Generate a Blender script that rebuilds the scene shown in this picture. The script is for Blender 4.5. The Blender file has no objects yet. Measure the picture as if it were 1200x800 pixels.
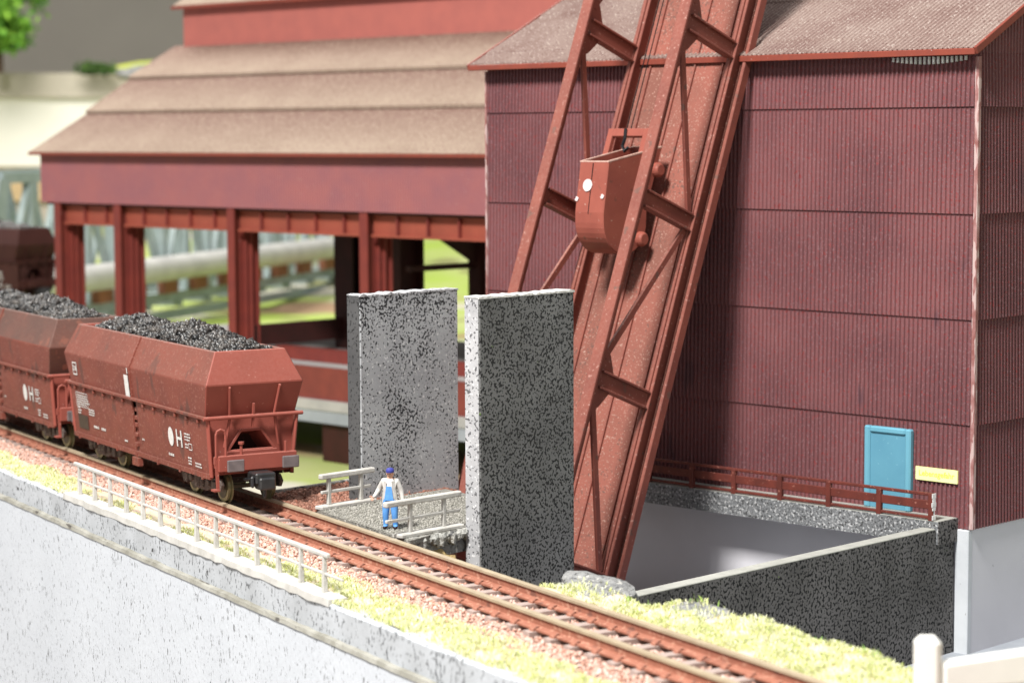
import bpy, math, random
import numpy as np
from math import sin, cos, pi, radians
from mathutils import Vector, Matrix
random.seed(7); rng = np.random.default_rng(11)
S = bpy.context.scene
COL = S.collection

# ------------------------------------------------------------------ camera, world, light, exposure
cam_d = bpy.data.cameras.new('camera'); cam = bpy.data.objects.new('camera', cam_d); COL.objects.link(cam)
PITCH, ROLL = 0.0912379, -0.0043029
F = Vector((0, cos(PITCH), -sin(PITCH))); R0 = Vector((1, 0, 0)); U0 = Vector((0, sin(PITCH), cos(PITCH)))
Rv = cos(ROLL)*R0 + sin(ROLL)*U0; Uv = -sin(ROLL)*R0 + cos(ROLL)*U0
cam.matrix_world = Matrix(((Rv.x, Uv.x, -F.x, 0), (Rv.y, Uv.y, -F.y, 0), (Rv.z, Uv.z, -F.z, 12.1), (0, 0, 0, 1)))
cam_d.sensor_width = 36; cam_d.lens = 2651.45*36/1200; cam_d.clip_start = .5; cam_d.clip_end = 1500
cam_d.dof.use_dof = True; cam_d.dof.focus_distance = 71; cam_d.dof.aperture_fstop = 0.0795/0.31
S.camera = cam
w = bpy.data.worlds.new("World"); S.world = w; w.use_nodes = True
w.node_tree.nodes['Background'].inputs[0].default_value = (.95, .97, 1, 1)
w.node_tree.nodes['Background'].inputs[1].default_value = .44
def area(name, loc, target, size, energy, col):
    d = bpy.data.lights.new(name, 'AREA'); d.shape = 'RECTANGLE'; d.size = size[0]; d.size_y = size[1]; d.energy = energy; d.color = col
    o = bpy.data.objects.new(name, d); COL.objects.link(o); o.location = loc
    o.rotation_euler = (Vector(target)-Vector(loc)).to_track_quat('-Z', 'Y').to_euler(); return o
area('hall_lamp_key', (-42, 2, 112), (0, 75, 3), (24, 24), 365000, (1, .98, .95))
area('backdrop_fill', (-70, 215, 110), (-40, 240, 8), (80, 60), 300000, (1, .97, .92))  # unseen fill light added to brighten the hall wall and background
S.view_settings.view_transform = 'Standard'; S.view_settings.look = 'None'; S.view_settings.exposure = 0.2; S.view_settings.gamma = 1

# ------------------------------------------------------------------ frames: building (u along the front walls, v away), track (s towards camera, n across)
TH = .77515
FR_B = (Vector((0, 0, 0)), -TH)
ORG = Vector((-8.23, 71.71, 0)); FR_T = (ORG, radians(-59.812))
FR_W = (Vector((0, 0, 0)), 0.0)
def fw(fr, p):
    o, a = fr; return Vector((o.x+p[0]*cos(a)-p[1]*sin(a), o.y+p[0]*sin(a)+p[1]*cos(a), p[2]))

class Thing:
    def __init__(s, name, label, cat, fr, base, group=None):
        s.fr = fr; s.base = Vector(base); o = bpy.data.objects.new(name, None); COL.objects.link(o)
        o.empty_display_size = .2
        o.location = fw(fr, base); o.rotation_euler = (0, 0, fr[1]); o['label'] = label; o['category'] = cat
        if group: o['group'] = group
        s.o = o
    def part(s, name, mb, mat, parent=None, bevel=0, kind=None, label=None, smooth=False):
        o = mb.obj(name, mat, s.base, bevel, smooth); o.parent = parent or s.o
        if kind: o['kind'] = kind
        if label: o['label'] = label
        return o
def single(name, mb, mat, fr, base, label=None, cat=None, kind=None, group=None, bevel=0, smooth=False):
    o = mb.obj(name, mat, Vector(base), bevel, smooth); o.location = fw(fr, base); o.rotation_euler = (0, 0, fr[1])
    if label: o['label'] = label
    if cat: o['category'] = cat
    if kind: o['kind'] = kind
    if group: o['group'] = group
    return o
def copy_tree(o, parent=None):
    c = o.copy(); COL.objects.link(c)
    if parent: c.parent = parent
    for ch in o.children: copy_tree(ch, c)
    return c

class MB:
    def __init__(s): s.v = []; s.f = []; s.m = []
    def add(s, vs, fs, mi=0):
        n = len(s.v); s.v += [tuple(v) for v in vs]; s.f += [tuple(i+n for i in f) for f in fs]; s.m += [mi]*len(fs); return s
    def box(s, x0, x1, y0, y1, z0, z1, mi=0):
        return s.add([(x0,y0,z0),(x1,y0,z0),(x1,y1,z0),(x0,y1,z0),(x0,y0,z1),(x1,y0,z1),(x1,y1,z1),(x0,y1,z1)],
              [(0,3,2,1),(4,5,6,7),(0,1,5,4),(1,2,6,5),(2,3,7,6),(3,0,4,7)], mi)
    def hexa(s, b, t, mi=0):
        return s.add(list(b)+list(t), [(0,3,2,1),(4,5,6,7),(0,1,5,4),(1,2,6,5),(2,3,7,6),(3,0,4,7)], mi)
    def prism(s, poly, f, a, b, mi=0):      # poly 2D, f(p,q,t) -> 3D, extruded t=a..b
        n = len(poly); vs = [f(p, q, a) for p, q in poly]+[f(p, q, b) for p, q in poly]
        return s.add(vs, [tuple(range(n))[::-1], tuple(range(n, 2*n))]+[(i, (i+1) % n, n+(i+1) % n, n+i) for i in range(n)], mi)
    def beam(s, a, b, w, h, up=(0, 0, 1), mi=0):
        a = Vector(a); b = Vector(b); d = (b-a).normalized(); up = Vector(up); x = d.cross(up)
        if x.length < 1e-4: x = d.cross(Vector((1, 0, 0)))
        x.normalize(); y = x.cross(d).normalized(); x *= w/2; y *= h/2
        return s.hexa([a-x-y, a+x-y, a+x+y, a-x+y], [b-x-y, b+x-y, b+x+y, b-x+y], mi)
    def cyl(s, a, b, r, r2=None, n=14, mi=0):
        a = Vector(a); b = Vector(b); r2 = r if r2 is None else r2; d = (b-a).normalized()
        x = d.orthogonal().normalized(); y = d.cross(x)
        vs = [a+r*(cos(2*pi*i/n)*x+sin(2*pi*i/n)*y) for i in range(n)]+[b+r2*(cos(2*pi*i/n)*x+sin(2*pi*i/n)*y) for i in range(n)]
        return s.add(vs, [tuple(range(n))[::-1], tuple(range(n, 2*n))]+[(i, (i+1) % n, n+(i+1) % n, n+i) for i in range(n)], mi)
    def tube(s, pts, r, n=8, mi=0):
        pts = [Vector(p) for p in pts]; rings = []; x = None
        for i, p in enumerate(pts):
            d = (pts[min(i+1, len(pts)-1)]-pts[max(i-1, 0)]).normalized()
            x = d.orthogonal().normalized() if x is None else (x-d*x.dot(d)).normalized()
            y = d.cross(x); rr = r[i] if isinstance(r, (list, tuple)) else r
            rings.append([p+rr*(cos(2*pi*k/n)*x+sin(2*pi*k/n)*y) for k in range(n)])
        vs = [q for g in rings for q in g]; fs = []
        for i in range(len(pts)-1):
            for k in range(n): fs.append((i*n+k, i*n+(k+1) % n, (i+1)*n+(k+1) % n, (i+1)*n+k))
        fs += [tuple(range(n))[::-1], tuple((len(pts)-1)*n+k for k in range(n))]
        return s.add(vs, fs, mi)
    def mesh(s, base):
        me = bpy.data.meshes.new('mesh'); b = base
        me.from_pydata([(x-b[0], y-b[1], z-b[2]) for x, y, z in s.v], [], s.f); 
        if any(s.m): me.polygons.foreach_set('material_index', s.m)
        me.update(); return me
    def obj(s, name, mat, base=(0, 0, 0), bevel=0, smooth=False):
        me = s.mesh(base); me.name = name
        for m in (mat if isinstance(mat, (list, tuple)) else [mat]): me.materials.append(m)
        if smooth: me.polygons.foreach_set('use_smooth', [True]*len(me.polygons))
        o = bpy.data.objects.new(name, me); COL.objects.link(o)
        if bevel:
            m = o.modifiers.new('bevel', 'BEVEL'); m.width = bevel; m.segments = 1; m.limit_method = 'ANGLE'; m.harden_normals = False
        return o
def npmesh(name, V, Fc, mats, mi=None):
    me = bpy.data.meshes.new(name); k = Fc.shape[1]
    me.vertices.add(len(V)); me.vertices.foreach_set('co', V.astype(np.float32).ravel())
    me.loops.add(Fc.size); me.loops.foreach_set('vertex_index', Fc.astype(np.int32).ravel())
    me.polygons.add(len(Fc)); me.polygons.foreach_set('loop_start', np.arange(0, Fc.size, k, dtype=np.int32))
    if mi is not None: me.polygons.foreach_set('material_index', mi.astype(np.int32))
    for m in mats: me.materials.append(m)
    me.update(calc_edges=True); me.validate(); return me

# ------------------------------------------------------------------ materials
def mat(name, c1, c2=None, nscale=1.2, rough=.65, speck=(), bump=None, dust=None, spec=.22, island=None, stretch=(1, 1, 1), metal=0, edge=.0, wide=.5, grad=None):
    """c1/c2 mottled base; speck: list of (colour, scale, threshold, stretch); dust: (colour, amount) settles on upward faces."""
    m = bpy.data.materials.new(name); m.use_nodes = True; nt = m.node_tree; N = nt.nodes; L = nt.links
    b = N['Principled BSDF']; b.inputs['Roughness'].default_value = rough; b.inputs['Specular IOR Level'].default_value = spec; b.inputs['Metallic'].default_value = metal
    tc = N.new('ShaderNodeTexCoord')
    def noise(scale, st=(1, 1, 1), detail=4, rgh=.55):
        mp = N.new('ShaderNodeMapping'); mp.inputs['Scale'].default_value = st; L.new(tc.outputs['Object'], mp.inputs[0])
        n = N.new('ShaderNodeTexNoise'); n.inputs['Scale'].default_value = scale; n.inputs['Detail'].default_value = detail; n.inputs['Roughness'].default_value = rgh
        L.new(mp.outputs[0], n.inputs['Vector']); return n.outputs['Fac']
    def ramp(sock, a, bb):
        r = N.new('ShaderNodeMapRange'); r.inputs['From Min'].default_value = a; r.inputs['From Max'].default_value = bb; L.new(sock, r.inputs['Value']); return r.outputs[0]
    def mix(fac, a, c):
        x = N.new('ShaderNodeMix'); x.data_type = 'RGBA'
        if hasattr(fac, 'links') or not isinstance(fac, (int, float)): L.new(fac, x.inputs[0])
        else: x.inputs[0].default_value = fac
        for k, q in ((6, a), (7, c)):
            if isinstance(q, tuple): x.inputs[k].default_value = (*q, 1)
            else: L.new(q, x.inputs[k])
        return x.outputs[2]
    c2 = c2 or tuple(x*.75 for x in c1)
    col = mix(ramp(noise(nscale, stretch), .5-wide*.3, .5+wide*.3), c1, c2)
    if island:
        g = N.new('ShaderNodeNewGeometry'); r = N.new('ShaderNodeValToRGB'); r.color_ramp.interpolation = 'LINEAR'
        while len(r.color_ramp.elements) > 1: r.color_ramp.elements.remove(r.color_ramp.elements[0])
        r.color_ramp.elements[0].position = 0; r.color_ramp.elements[0].color = (*island[0], 1)
        for i, q in enumerate(island[1:]):
            e = r.color_ramp.elements.new((i+1)/(len(island)-1)); e.color = (*q, 1)
        L.new(g.outputs['Random Per Island'], r.inputs[0]); col = r.outputs[0]
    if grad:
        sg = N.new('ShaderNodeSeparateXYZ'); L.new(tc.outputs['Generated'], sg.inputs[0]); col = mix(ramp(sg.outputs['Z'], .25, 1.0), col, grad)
    for sp in speck:
        sc, scale, th = sp[:3]; st = sp[3] if len(sp) > 3 else (1, 1, 1)
        f = noise(scale, st, 2, .5)
        if len(sp) > 4:
            a1 = N.new('ShaderNodeMath'); a1.operation = 'MULTIPLY_ADD'; L.new(noise(.45, (1, 1, .6), 2), a1.inputs[0]); a1.inputs[1].default_value = sp[4]; L.new(f, a1.inputs[2]); a2_ = N.new('ShaderNodeMath'); a2_.operation = 'SUBTRACT'; L.new(a1.outputs[0], a2_.inputs[0]); a2_.inputs[1].default_value = sp[4]*.5; f = a2_.outputs[0]
        col = mix(ramp(f, th, th+.05), col, sc)
    if dust:
        g = N.new('ShaderNodeNewGeometry'); sx = N.new('ShaderNodeSeparateXYZ'); L.new(g.outputs['Normal'], sx.inputs[0])
        mm = N.new('ShaderNodeMath'); mm.operation = 'MULTIPLY'; L.new(ramp(sx.outputs['Z'], .05, .8), mm.inputs[0])
        m2 = N.new('ShaderNodeMath'); m2.operation = 'MULTIPLY'; L.new(ramp(noise(9, (1, 1, 1), 5, .7), .3, .7), m2.inputs[0]); m2.inputs[1].default_value = dust[1]*1.4
        L.new(m2.outputs[0], mm.inputs[1]); col = mix(mm.outputs[0], col, dust[0])
    L.new(col, b.inputs['Base Color'])
    if bump:
        bn = N.new('ShaderNodeBump'); bn.inputs['Strength'].default_value = bump[1]; bn.inputs['Distance'].default_value = bump[2] if len(bump) > 2 else .05
        L.new(noise(bump[0], bump[3] if len(bump) > 3 else (1, 1, 1), 3, .6), bn.inputs['Height']); L.new(bn.outputs[0], b.inputs['Normal'])
    return m
beige = (.55, .40, .31)
M = {}
M['clad'] = mat('cladding_front', (.205, .082, .084), (.145, .060, .064), .30, .55, speck=[((.22, .05, .05), 11, .60), ((.21, .11, .118), 14, .60), ((.13, .06, .068), 1.3, .68, (1, 1, .3))], bump=(25, .2, .02))
M['clad_roof'] = mat('cladding_roof', (.20, .13, .112), (.265, .195, .168), .5, .85, speck=[((.40, .33, .29), 11, .60), ((.16, .095, .082), 12, .60), ((.52, .45, .40), 8, .72)], bump=(25, .4, .03))
M['trim'] = mat('roof_trim', (.24, .055, .035), (.20, .05, .035), 2, .5, speck=[((.45, .33, .30), 9, .72)])
M['corner'] = mat('corner_trim_worn', (.40, .22, .21), (.24, .09, .08), 2, .6, speck=[((.50, .36, .34), 7, .5, (1, 1, .2))])
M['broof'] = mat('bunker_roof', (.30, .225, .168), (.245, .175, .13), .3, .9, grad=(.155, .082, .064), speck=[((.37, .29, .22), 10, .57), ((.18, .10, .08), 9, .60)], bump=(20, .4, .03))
M['bfascia'] = mat('bunker_fascia', (.32, .115, .115), (.27, .105, .118), .5, .6, speck=[((.34, .18, .17), 9, .66), ((.32, .05, .035), .5, .72, (6, 1, 1))])
M['bsteel'] = mat('bunker_steel', (.21, .042, .032), (.17, .036, .03), 1, .5, speck=[((.5, .36, .36), 3.0, .76)])
M['bgird'] = mat('bunker_girder', (.21, .05, .038), (.17, .042, .034), 1, .6)
M['bbeam'] = mat('bunker_beam', (.31, .075, .048), (.26, .065, .042), 1, .55)
M['bdark'] = mat('bunker_inner_shaded', (.05, .014, .012), (.035, .012, .01), 1, .6)  # darker red: shade under the bunker roof put into the colour
M['bupper'] = mat('bunker_clerestory', (.42, .13, .105), (.38, .12, .10), 1, .6)
M['concrete'] = mat('background_concrete', (.42, .40, .38), (.34, .33, .32), .7, .8)
M['concrete_b'] = mat('background_concrete_blue', (.33, .35, .38), (.27, .29, .32), .7, .8)
M['hoist'] = mat('hoist_steel', (.235, .068, .049), (.185, .054, .041), .8, .55, speck=[((.36, .18, .15), 9, .66), ((.14, .065, .052), 2, .66)], dust=((.42, .24, .19), .4), bump=(14, .15, .02))
M['hoistdeck'] = mat('hoist_deck', (.28, .095, .070), (.20, .08, .06), .4, .8, speck=[((.34, .19, .15), 14, .60), ((.15, .075, .06), 9, .62, (1, 1, 1), .5), ((.48, .34, .28), 14, .72)], bump=(18, .25, .03))
M['bucket'] = mat('skip_bucket', (.31, .088, .062), (.26, .072, .052), 1, .5, speck=[((.42, .25, .2), 9, .70), ((.20, .07, .05), 3, .68)], bump=(16, .15, .02))
M['chip'] = mat('bare_chip', (.72, .58, .55), (.6, .5, .5), 4, .6)
M['rim'] = mat('worn_rim', (.62, .42, .35), (.5, .3, .24), 4, .6)
M['black'] = mat('black_cable', (.012, .012, .014), None, 3, .4)
def granite(name, base, b2, dark, light, th_d, th_l, sc=9):
    return mat(name, base, b2, .35, .85, speck=[(light, sc, th_l, (1, 1, 1)), (dark, sc*1.15, th_d, (1, 1, 1))], bump=(sc*1.1, .9, .06), wide=.35)
M['slab_dark'] = mat('slab_dark_granite', (.21, .21, .208), (.13, .129, .128), .4, .9, speck=[((.42, .42, .415), 12, .585), ((.028, .028, .028), 12, .515), ((.16, .26, .05), 3.5, .76)], bump=(9, .25, .03), wide=.7)
M['slab_mid'] = mat('slab_grey_granite', (.46, .475, .485), (.27, .27, .28), .35, .9, speck=[((.60, .60, .60), 9, .62), ((.030, .030, .032), 12, .55, (1, 1, 1), .55)], bump=(9, .2, .03), wide=.9)
M['slab_light'] = mat('slab_pale_granite', (.50, .50, .51), (.36, .36, .37), .6, .9, speck=[((.68, .68, .68), 9, .62), ((.12, .12, .125), 10, .58)], bump=(9, .25, .03))
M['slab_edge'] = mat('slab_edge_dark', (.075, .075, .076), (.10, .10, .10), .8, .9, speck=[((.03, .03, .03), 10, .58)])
M['slab_top'] = mat('slab_cut_edge', (.72, .71, .68), (.45, .44, .42), 3, .85, bump=(12, .5, .04))
M['ledge'] = granite('ledge_granite', (.21, .215, .22), (.16, .165, .17), (.05, .05, .05), (.50, .50, .50), .56, .56, 10)
M['ledge_top'] = mat('ledge_top', (.40, .40, .36), (.33, .33, .30), 2, .85, bump=(12, .4, .03))
M['flock'] = mat('wall_black_flock', (.165, .157, .152), (.11, .105, .10), .5, .95, speck=[((.30, .29, .28), 10, .60), ((.018, .018, .018), 10, .52), ((.15, .24, .06), 3, .78)], bump=(9, .6, .05))
M['plinth'] = mat('smooth_plinth', (.64, .63, .66), (.59, .58, .61), .3, .6, speck=[((.36, .35, .36), 2.5, .76)], bump=(20, .06, .02))
M['plinth_l'] = mat('plinth_corner', (.58, .60, .62), (.50, .52, .54), .8, .6, speck=[((.3, .3, .3), 3, .72)])
M['door'] = mat('door_blue', (.115, .30, .40), (.10, .27, .37), .8, .45, speck=[((.20, .42, .5), 10, .7)])
M['door_f'] = mat('door_frame_blue', (.15, .37, .47), (.13, .34, .44), .8, .4)
M['yellow'] = mat('sign_yellow', (.90, .90, .42), (.86, .87, .38), 2, .5)
M['yellow_t'] = mat('sign_letter_yellow', (.78, .76, .12), None, 2, .5)
M['railing_r'] = mat('walkway_rail_brown', (.15, .036, .026), (.10, .028, .022), 2, .5, speck=[((.30, .12, .09), 8, .66)])
M['white_chip'] = mat('white_plastic_break', (.85, .85, .83), None, 2, .5)
M['wallpale'] = mat('embankment_wall_paint', (.575, .60, .635), (.54, .565, .60), .25, .75, speck=[((.17, .175, .18), 6.5, .655, (1.7, 1.7, .6), .15), ((.32, .33, .35), 10, .655, (1.6, 1.6, .7), .15), ((.14, .145, .15), 3.6, .705, (1.5, 1.5, .6))], bump=(6, .5, .05, (1.6, 1.6, .6)))
M['wallband'] = mat('parapet_band_paint', (.50, .52, .545), (.40, .415, .43), .5, .8, speck=[((.13, .135, .14), 9, .60, (1.5, 1.5, .7), .2), ((.08, .08, .08), 3, .70, (.5, 1.4, .8))], bump=(7, .3, .04))
M['lip'] = mat('lip_grime', (.22, .21, .175), (.34, .33, .29), 1.4, .85, speck=[((.10, .09, .08), 2.2, .66, (.5, 2, 1))], bump=(9, .6, .05))
M['wood_w'] = mat('railing_weathered_white', (.56, .545, .51), (.45, .435, .40), 1.6, .75, speck=[((.30, .28, .25), 6, .70)], bump=(10, .4, .03))
M['fence_w'] = mat('parapet_white', (.86, .85, .80), (.82, .81, .76), 1, .7)
M['earth'] = mat('bank_earth', (.66, .52, .42), (.55, .50, .34), 1.1, .95, bump=(5, .8, .1))
M['ballastbed'] = mat('ballast_bed', (.42, .25, .19), (.30, .16, .12), 4, .95, speck=[((.62, .48, .42), 9, .6)], bump=(8, 1, .1))
M['stone'] = mat('ballast_stone', (.4, .2, .15), None, 3, .85, island=[(.62, .42, .34), (.54, .29, .21), (.74, .60, .53), (.44, .21, .15), (.64, .44, .36), (.56, .34, .26), (.70, .56, .50)])
M['stone_d'] = mat('ballast_stone_brown', (.3, .15, .1), None, 3, .85, island=[(.30, .12, .08), (.20, .09, .06), (.42, .22, .16), (.14, .07, .05), (.34, .17, .12)])
M['gravel'] = mat('path_gravel', (.26, .25, .22), (.20, .195, .175), 1, .9, speck=[((.55, .53, .48), 9, .6), ((.10, .10, .09), 8, .62)], bump=(10, .9, .06))
M['gravel_edge'] = mat('path_edge_plaster', (.50, .49, .45), (.30, .30, .28), 1.4, .9, bump=(5, 1, .15), speck=[((.08, .08, .08), 2.6, .62)])
M['rock'] = mat('grey_rock', (.34, .34, .33), (.20, .20, .20), 1.6, .95, speck=[((.52, .51, .47), 5, .60), ((.10, .10, .10), 7, .60)], bump=(6, 1, .2))
M['ochre'] = mat('ochre_rock', (.50, .38, .17), (.25, .17, .08), 2, .9, bump=(5, .9, .12))
M['grass'] = mat('pale_dry_grass', (.6, .6, .3), None, 3, .85, spec=.1, island=[(.72, .75, .26), (.84, .83, .68), (.60, .67, .16), (.88, .87, .78), (.80, .81, .42), (.40, .50, .12), (.85, .83, .66), (.80, .78, .50), (.66, .69, .24)])
M['grass_g'] = mat('green_tuft', (.2, .4, .1), None, 3, .85, spec=.1, island=[(.24, .46, .10), (.45, .60, .14), (.20, .45, .16)])
M['railhead'] = mat('rail_head', (.42, .345, .235), (.34, .27, .18), 2, .5, spec=.5)
M['railrust'] = mat('rail_rust', (.35, .145, .095), (.29, .115, .075), 2.5, .85, speck=[((.44, .23, .16), 8, .58), ((.20, .09, .065), 3, .62, (.5, 1, 1))], bump=(9, .4, .03))
M['sleeper'] = mat('sleeper_brown', (.42, .335, .30), (.32, .245, .215), 2, .85, speck=[((.44, .34, .31), 7, .62)], bump=(8, .5, .04, (1, 6, 1)))
M['wagon'] = mat('wagon_oxide_red', (.215, .060, .041), (.170, .050, .036), .6, .6, speck=[((.27, .11, .085), 10, .60), ((.13, .052, .04), 1.5, .62, (1, 1, .4)), ((.42, .26, .2), 6, .77)], dust=((.19, .095, .072), .8), bump=(16, .1, .02))
M['wagon_end'] = mat('wagon_end_red', (.29, .075, .055), (.25, .066, .048), .8, .6, speck=[((.45, .22, .18), 9, .72)], dust=((.36, .16, .13), .5), bump=(16, .1, .02))
M['wagon_dirty'] = mat('wagon_sooty_brown', (.15, .06, .045), (.10, .05, .04), .7, .6, speck=[((.22, .08, .055), 2, .62)], dust=((.16, .10, .08), .8), bump=(16, .1, .02))
M['wagon_in'] = mat('wagon_inside', (.05, .018, .014), None, 2, .8)
M['bogie'] = mat('bogie_grime', (.15, .12, .105), (.10, .075, .065), 3, .7, speck=[((.26, .22, .19), 7, .62)], bump=(12, .4, .03))
M['wheel'] = mat('wheel_dark', (.09, .08, .06), (.13, .11, .07), 3, .5)
M['wheelrim'] = mat('wheel_rim_brass', (.30, .27, .14), (.22, .2, .11), 3, .35, spec=.6, metal=.5)
M['coupler'] = mat('coupler_black', (.018, .018, .02), (.03, .03, .03), 3, .35, spec=.6)
M['buffer'] = mat('buffer_grey', (.17, .14, .14), (.12, .10, .10), 3, .5)
M['print'] = mat('white_print', (.72, .70, .68), (.6, .58, .55), 9, .6)
M['board'] = mat('board_dark_panel', (.075, .05, .035), None, 3, .6)
M['coal'] = mat('coal', (.02, .02, .02), None, 4, .38, spec=.7, island=[(.008, .008, .009), (.02, .019, .019), (.05, .04, .033), (.012, .012, .012), (.028, .027, .027), (.085, .072, .06), (.016, .015, .015)])
M['coalbed'] = mat('coal_bed', (.01, .01, .01), None, 4, .8)
M['skin'] = mat('skin', (.72, .42, .30), (.68, .38, .26), 8, .5)
M['shirt'] = mat('shirt_white', (.82, .82, .82), (.76, .77, .78), 8, .8)
M['jacket'] = mat('jacket_grey', (.56, .54, .51), (.47, .455, .43), 8, .8)
M['overall'] = mat('overalls_blue', (.12, .33, .72), (.09, .27, .62), 8, .7)
M['cap'] = mat('cap_blue', (.055, .06, .30), (.04, .05, .25), 8, .6)
M['shoe'] = mat('shoe_dark', (.035, .02, .02), None, 8, .5)
M['bridge'] = mat('bridge_grey_green', (.36, .42, .42), (.28, .34, .34), 1, .6)
M['pipe'] = mat('pipe_pale', (.52, .51, .48), (.44, .43, .41), .8, .55)
M['pipe_e'] = mat('pipe_elbow_white', (.80, .80, .78), (.7, .7, .68), .8, .5)
M['tan'] = mat('tan_box', (.32, .13, .07), (.24, .10, .06), 1, .7)
M['cream'] = mat('module_board_cream', (.76, .735, .67), (.70, .68, .61), .15, .7)
M['tanboard'] = mat('module_board_tan', (.50, .45, .37), (.42, .38, .32), .2, .7)
M['plywood'] = mat('plywood_edge', (.55, .40, .22), (.46, .33, .19), .2, .7)
M['brownboard'] = mat('brown_lower_board', (.42, .36, .30), (.33, .30, .27), .2, .8)  # plain brown tone for the lower board and the wagon ramp
M['room'] = mat('hall_wall_plaster', (.52, .465, .41), (.48, .43, .38), .05, .9)
M['meadow'] = mat('far_meadow', (.28, .38, .06), (.36, .38, .17), .07, .9, speck=[((.46, .44, .36), .085, .55), ((.20, .20, .08), .12, .57), ((.30, .20, .12), .06, .58)])
M['hillgrass'] = mat('bright_hill_grass', (.60, .66, .10), (.45, .52, .10), .3, .9)
M['leaf'] = mat('tree_leaf', (.1, .3, .05), None, 3, .7, island=[(.10, .30, .025), (.20, .42, .04), (.05, .17, .02), (.28, .50, .06), (.07, .22, .03)])
M['leaf_d'] = mat('bush_leaf', (.05, .1, .03), None, 3, .7, island=[(.05, .10, .03), (.09, .16, .04), (.03, .07, .02)])
M['bark'] = mat('tree_bark', (.10, .06, .04), None, 3, .9)
M['farwagon'] = mat('far_wagon_brown', (.055, .018, .014), (.045, .015, .012), 1, .6)

# ------------------------------------------------------------------ setting: low ground, meadow, hall wall
def hsm(a, b, x): t = min(1, max(0, (x-a)/(b-a))); return t*t*(3-2*t)
g = MB(); NS, NN = 70, 62
def gz(x, y): return -5.6 + 5.2*hsm(225, 300, y) + .25*sin(x*.31+y*.13)*hsm(100, 130, y)
gv = []
for j in range(NN):
    n_ = 1.5+j*11.0
    for i in range(NS):
        p = fw(FR_T, (-620+i*12.0, n_, 0)); gv.append((-620+i*12.0, n_, gz(p.x, p.y)))
g.add(gv, [(j*NS+i, j*NS+i+1, (j+1)*NS+i+1, (j+1)*NS+i) for j in range(NN-1) for i in range(NS-1)])
single('ground', g, M['meadow'], FR_T, (0, 0, -5.6), kind='structure', smooth=True)
single('hall_wall', MB().box(-600, 500, 640, 644, -45, 220), M['room'], FR_W, (0, 640, -45), kind='structure')
single('hall_floor', MB().box(-300, 300, -120, 200, -45.5, -45), M['room'], FR_W, (0, 0, -45.5), kind='structure')
single('bounce_sheet', MB().prism([(-58, 55), (-44, 47.5), (-26, 47.5), (-18, 79), (-66, 79), (-66, 60)], lambda p, q, z: (p, q, z), -5.7, -5.45), M['concrete_b'], FR_B, (-50, 60, -5.6), kind='structure')  # grey sheet added to keep green bounce light off plinth and pit walls
# ------------------------------------------------------------------ embankment top, wall
def nedge(s):
    e = 2.35
    if s < -7: e = 2.6
    e += (3.9-2.35)*hsm(12.3, 13.8, s) + 1.4*hsm(16.5, 18.6, s)
    return e
def etop(s, n):
    tz = hsm(-1.6, -1.2, n)*(1-hsm(2.0, 2.6, n)); z = -.42-.085*tz
    if n < -1.3: z += .12*hsm(-1.3, -2.2, n) if False else .12*(1-hsm(-2.2, -1.3, n))
    if n > 2.6: z += .04*hsm(2.6, 3.6, n)
    z += (.05*sin(s*1.7+n*2.1)+.04*sin(s*4.1-n*3.3))*(1-.85*tz)
    b = 1.0*math.exp(-((s-14.4)/1.3)**2-((n-3.9)/.8)**2)*.22 + .22*math.exp(-((s-18.4)/1.2)**2-((n-4.7)/.6)**2)
    return z + b
ss = np.arange(-70, 48.01, .4); nn = np.concatenate([np.arange(-3.3, 6.6, .3), np.array([7.2, 8, 9, 10.5])])
g = MB(); vs = []; mi = []
for s_ in ss:
    for n_ in nn:
        e = nedge(s_); z = etop(s_, n_)
        if n_ > e: z -= (n_-e)*2.3+.25*sin(s_*3+n_*5)*min(1, n_-e)
        if n_ > 6.8: z = min(z, -5.4)
        vs.append((s_, n_, max(z, -5.9)))
K = len(nn); fs = []; ms = []
for i in range(len(ss)-1):
    for j in range(K-1):
        fs.append((i*K+j, (i+1)*K+j, (i+1)*K+j+1, i*K+j+1)); nc = (nn[j]+nn[j+1])/2; sc = ss[i]+.2; e = nedge(sc)
        rockish = (12.6 < sc < 15.8 and nc > 3.0) or (17.6 < sc < 19.4 and nc > 4.0) or nc > e+.5
        ms.append(2 if (rockish and sc > 11) else (3 if nc > e+.2 and 3 < sc <= 11 else (1 if -1.5 < nc < 2.6 else 0)))
g.add(vs, fs); g.m = ms
single('railway_embankment', g, [M['earth'], M['ballastbed'], M['rock'], M['ochre']], FR_T, (0, 0, -.4), kind='structure', smooth=True)
# retaining wall under the embankment (parapet band, lip, face)
t = Thing('retaining_wall', 'pale speckled retaining wall below the track in the foreground, with a grimy ledge line', 'wall', FR_T, (0, -3.6, -45))
def wavy(n, a, sd): r = random.Random(sd); return [a*(r.random()-.5)*2 for _ in range(n)]
N_ = 296; wv = wavy(N_, .015, 3); wv2 = wavy(N_, .025, 5)
g = MB(); prof = lambda i: [(-3.30+wv[i], -.27+wv2[i]*.8), (-3.42+wv[i]*.5, -.34+wv2[i]), (-3.42, -1.26)]
P_ = [[(-70+i*.4, n_, z_) for n_, z_ in prof(i)]+[(-70+i*.4, -2.9, -1.26), (-70+i*.4, -2.9, -.33)] for i in range(N_)]
g.add([p for r in P_ for p in r], [(i*5+j, i*5+(j+1) % 5, (i+1)*5+(j+1) % 5, (i+1)*5+j) for i in range(N_-1) for j in range(5)])
t.part('parapet_band', g, M['wallband'])
g = MB(); wl = wavy(N_, .02, 8)
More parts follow.
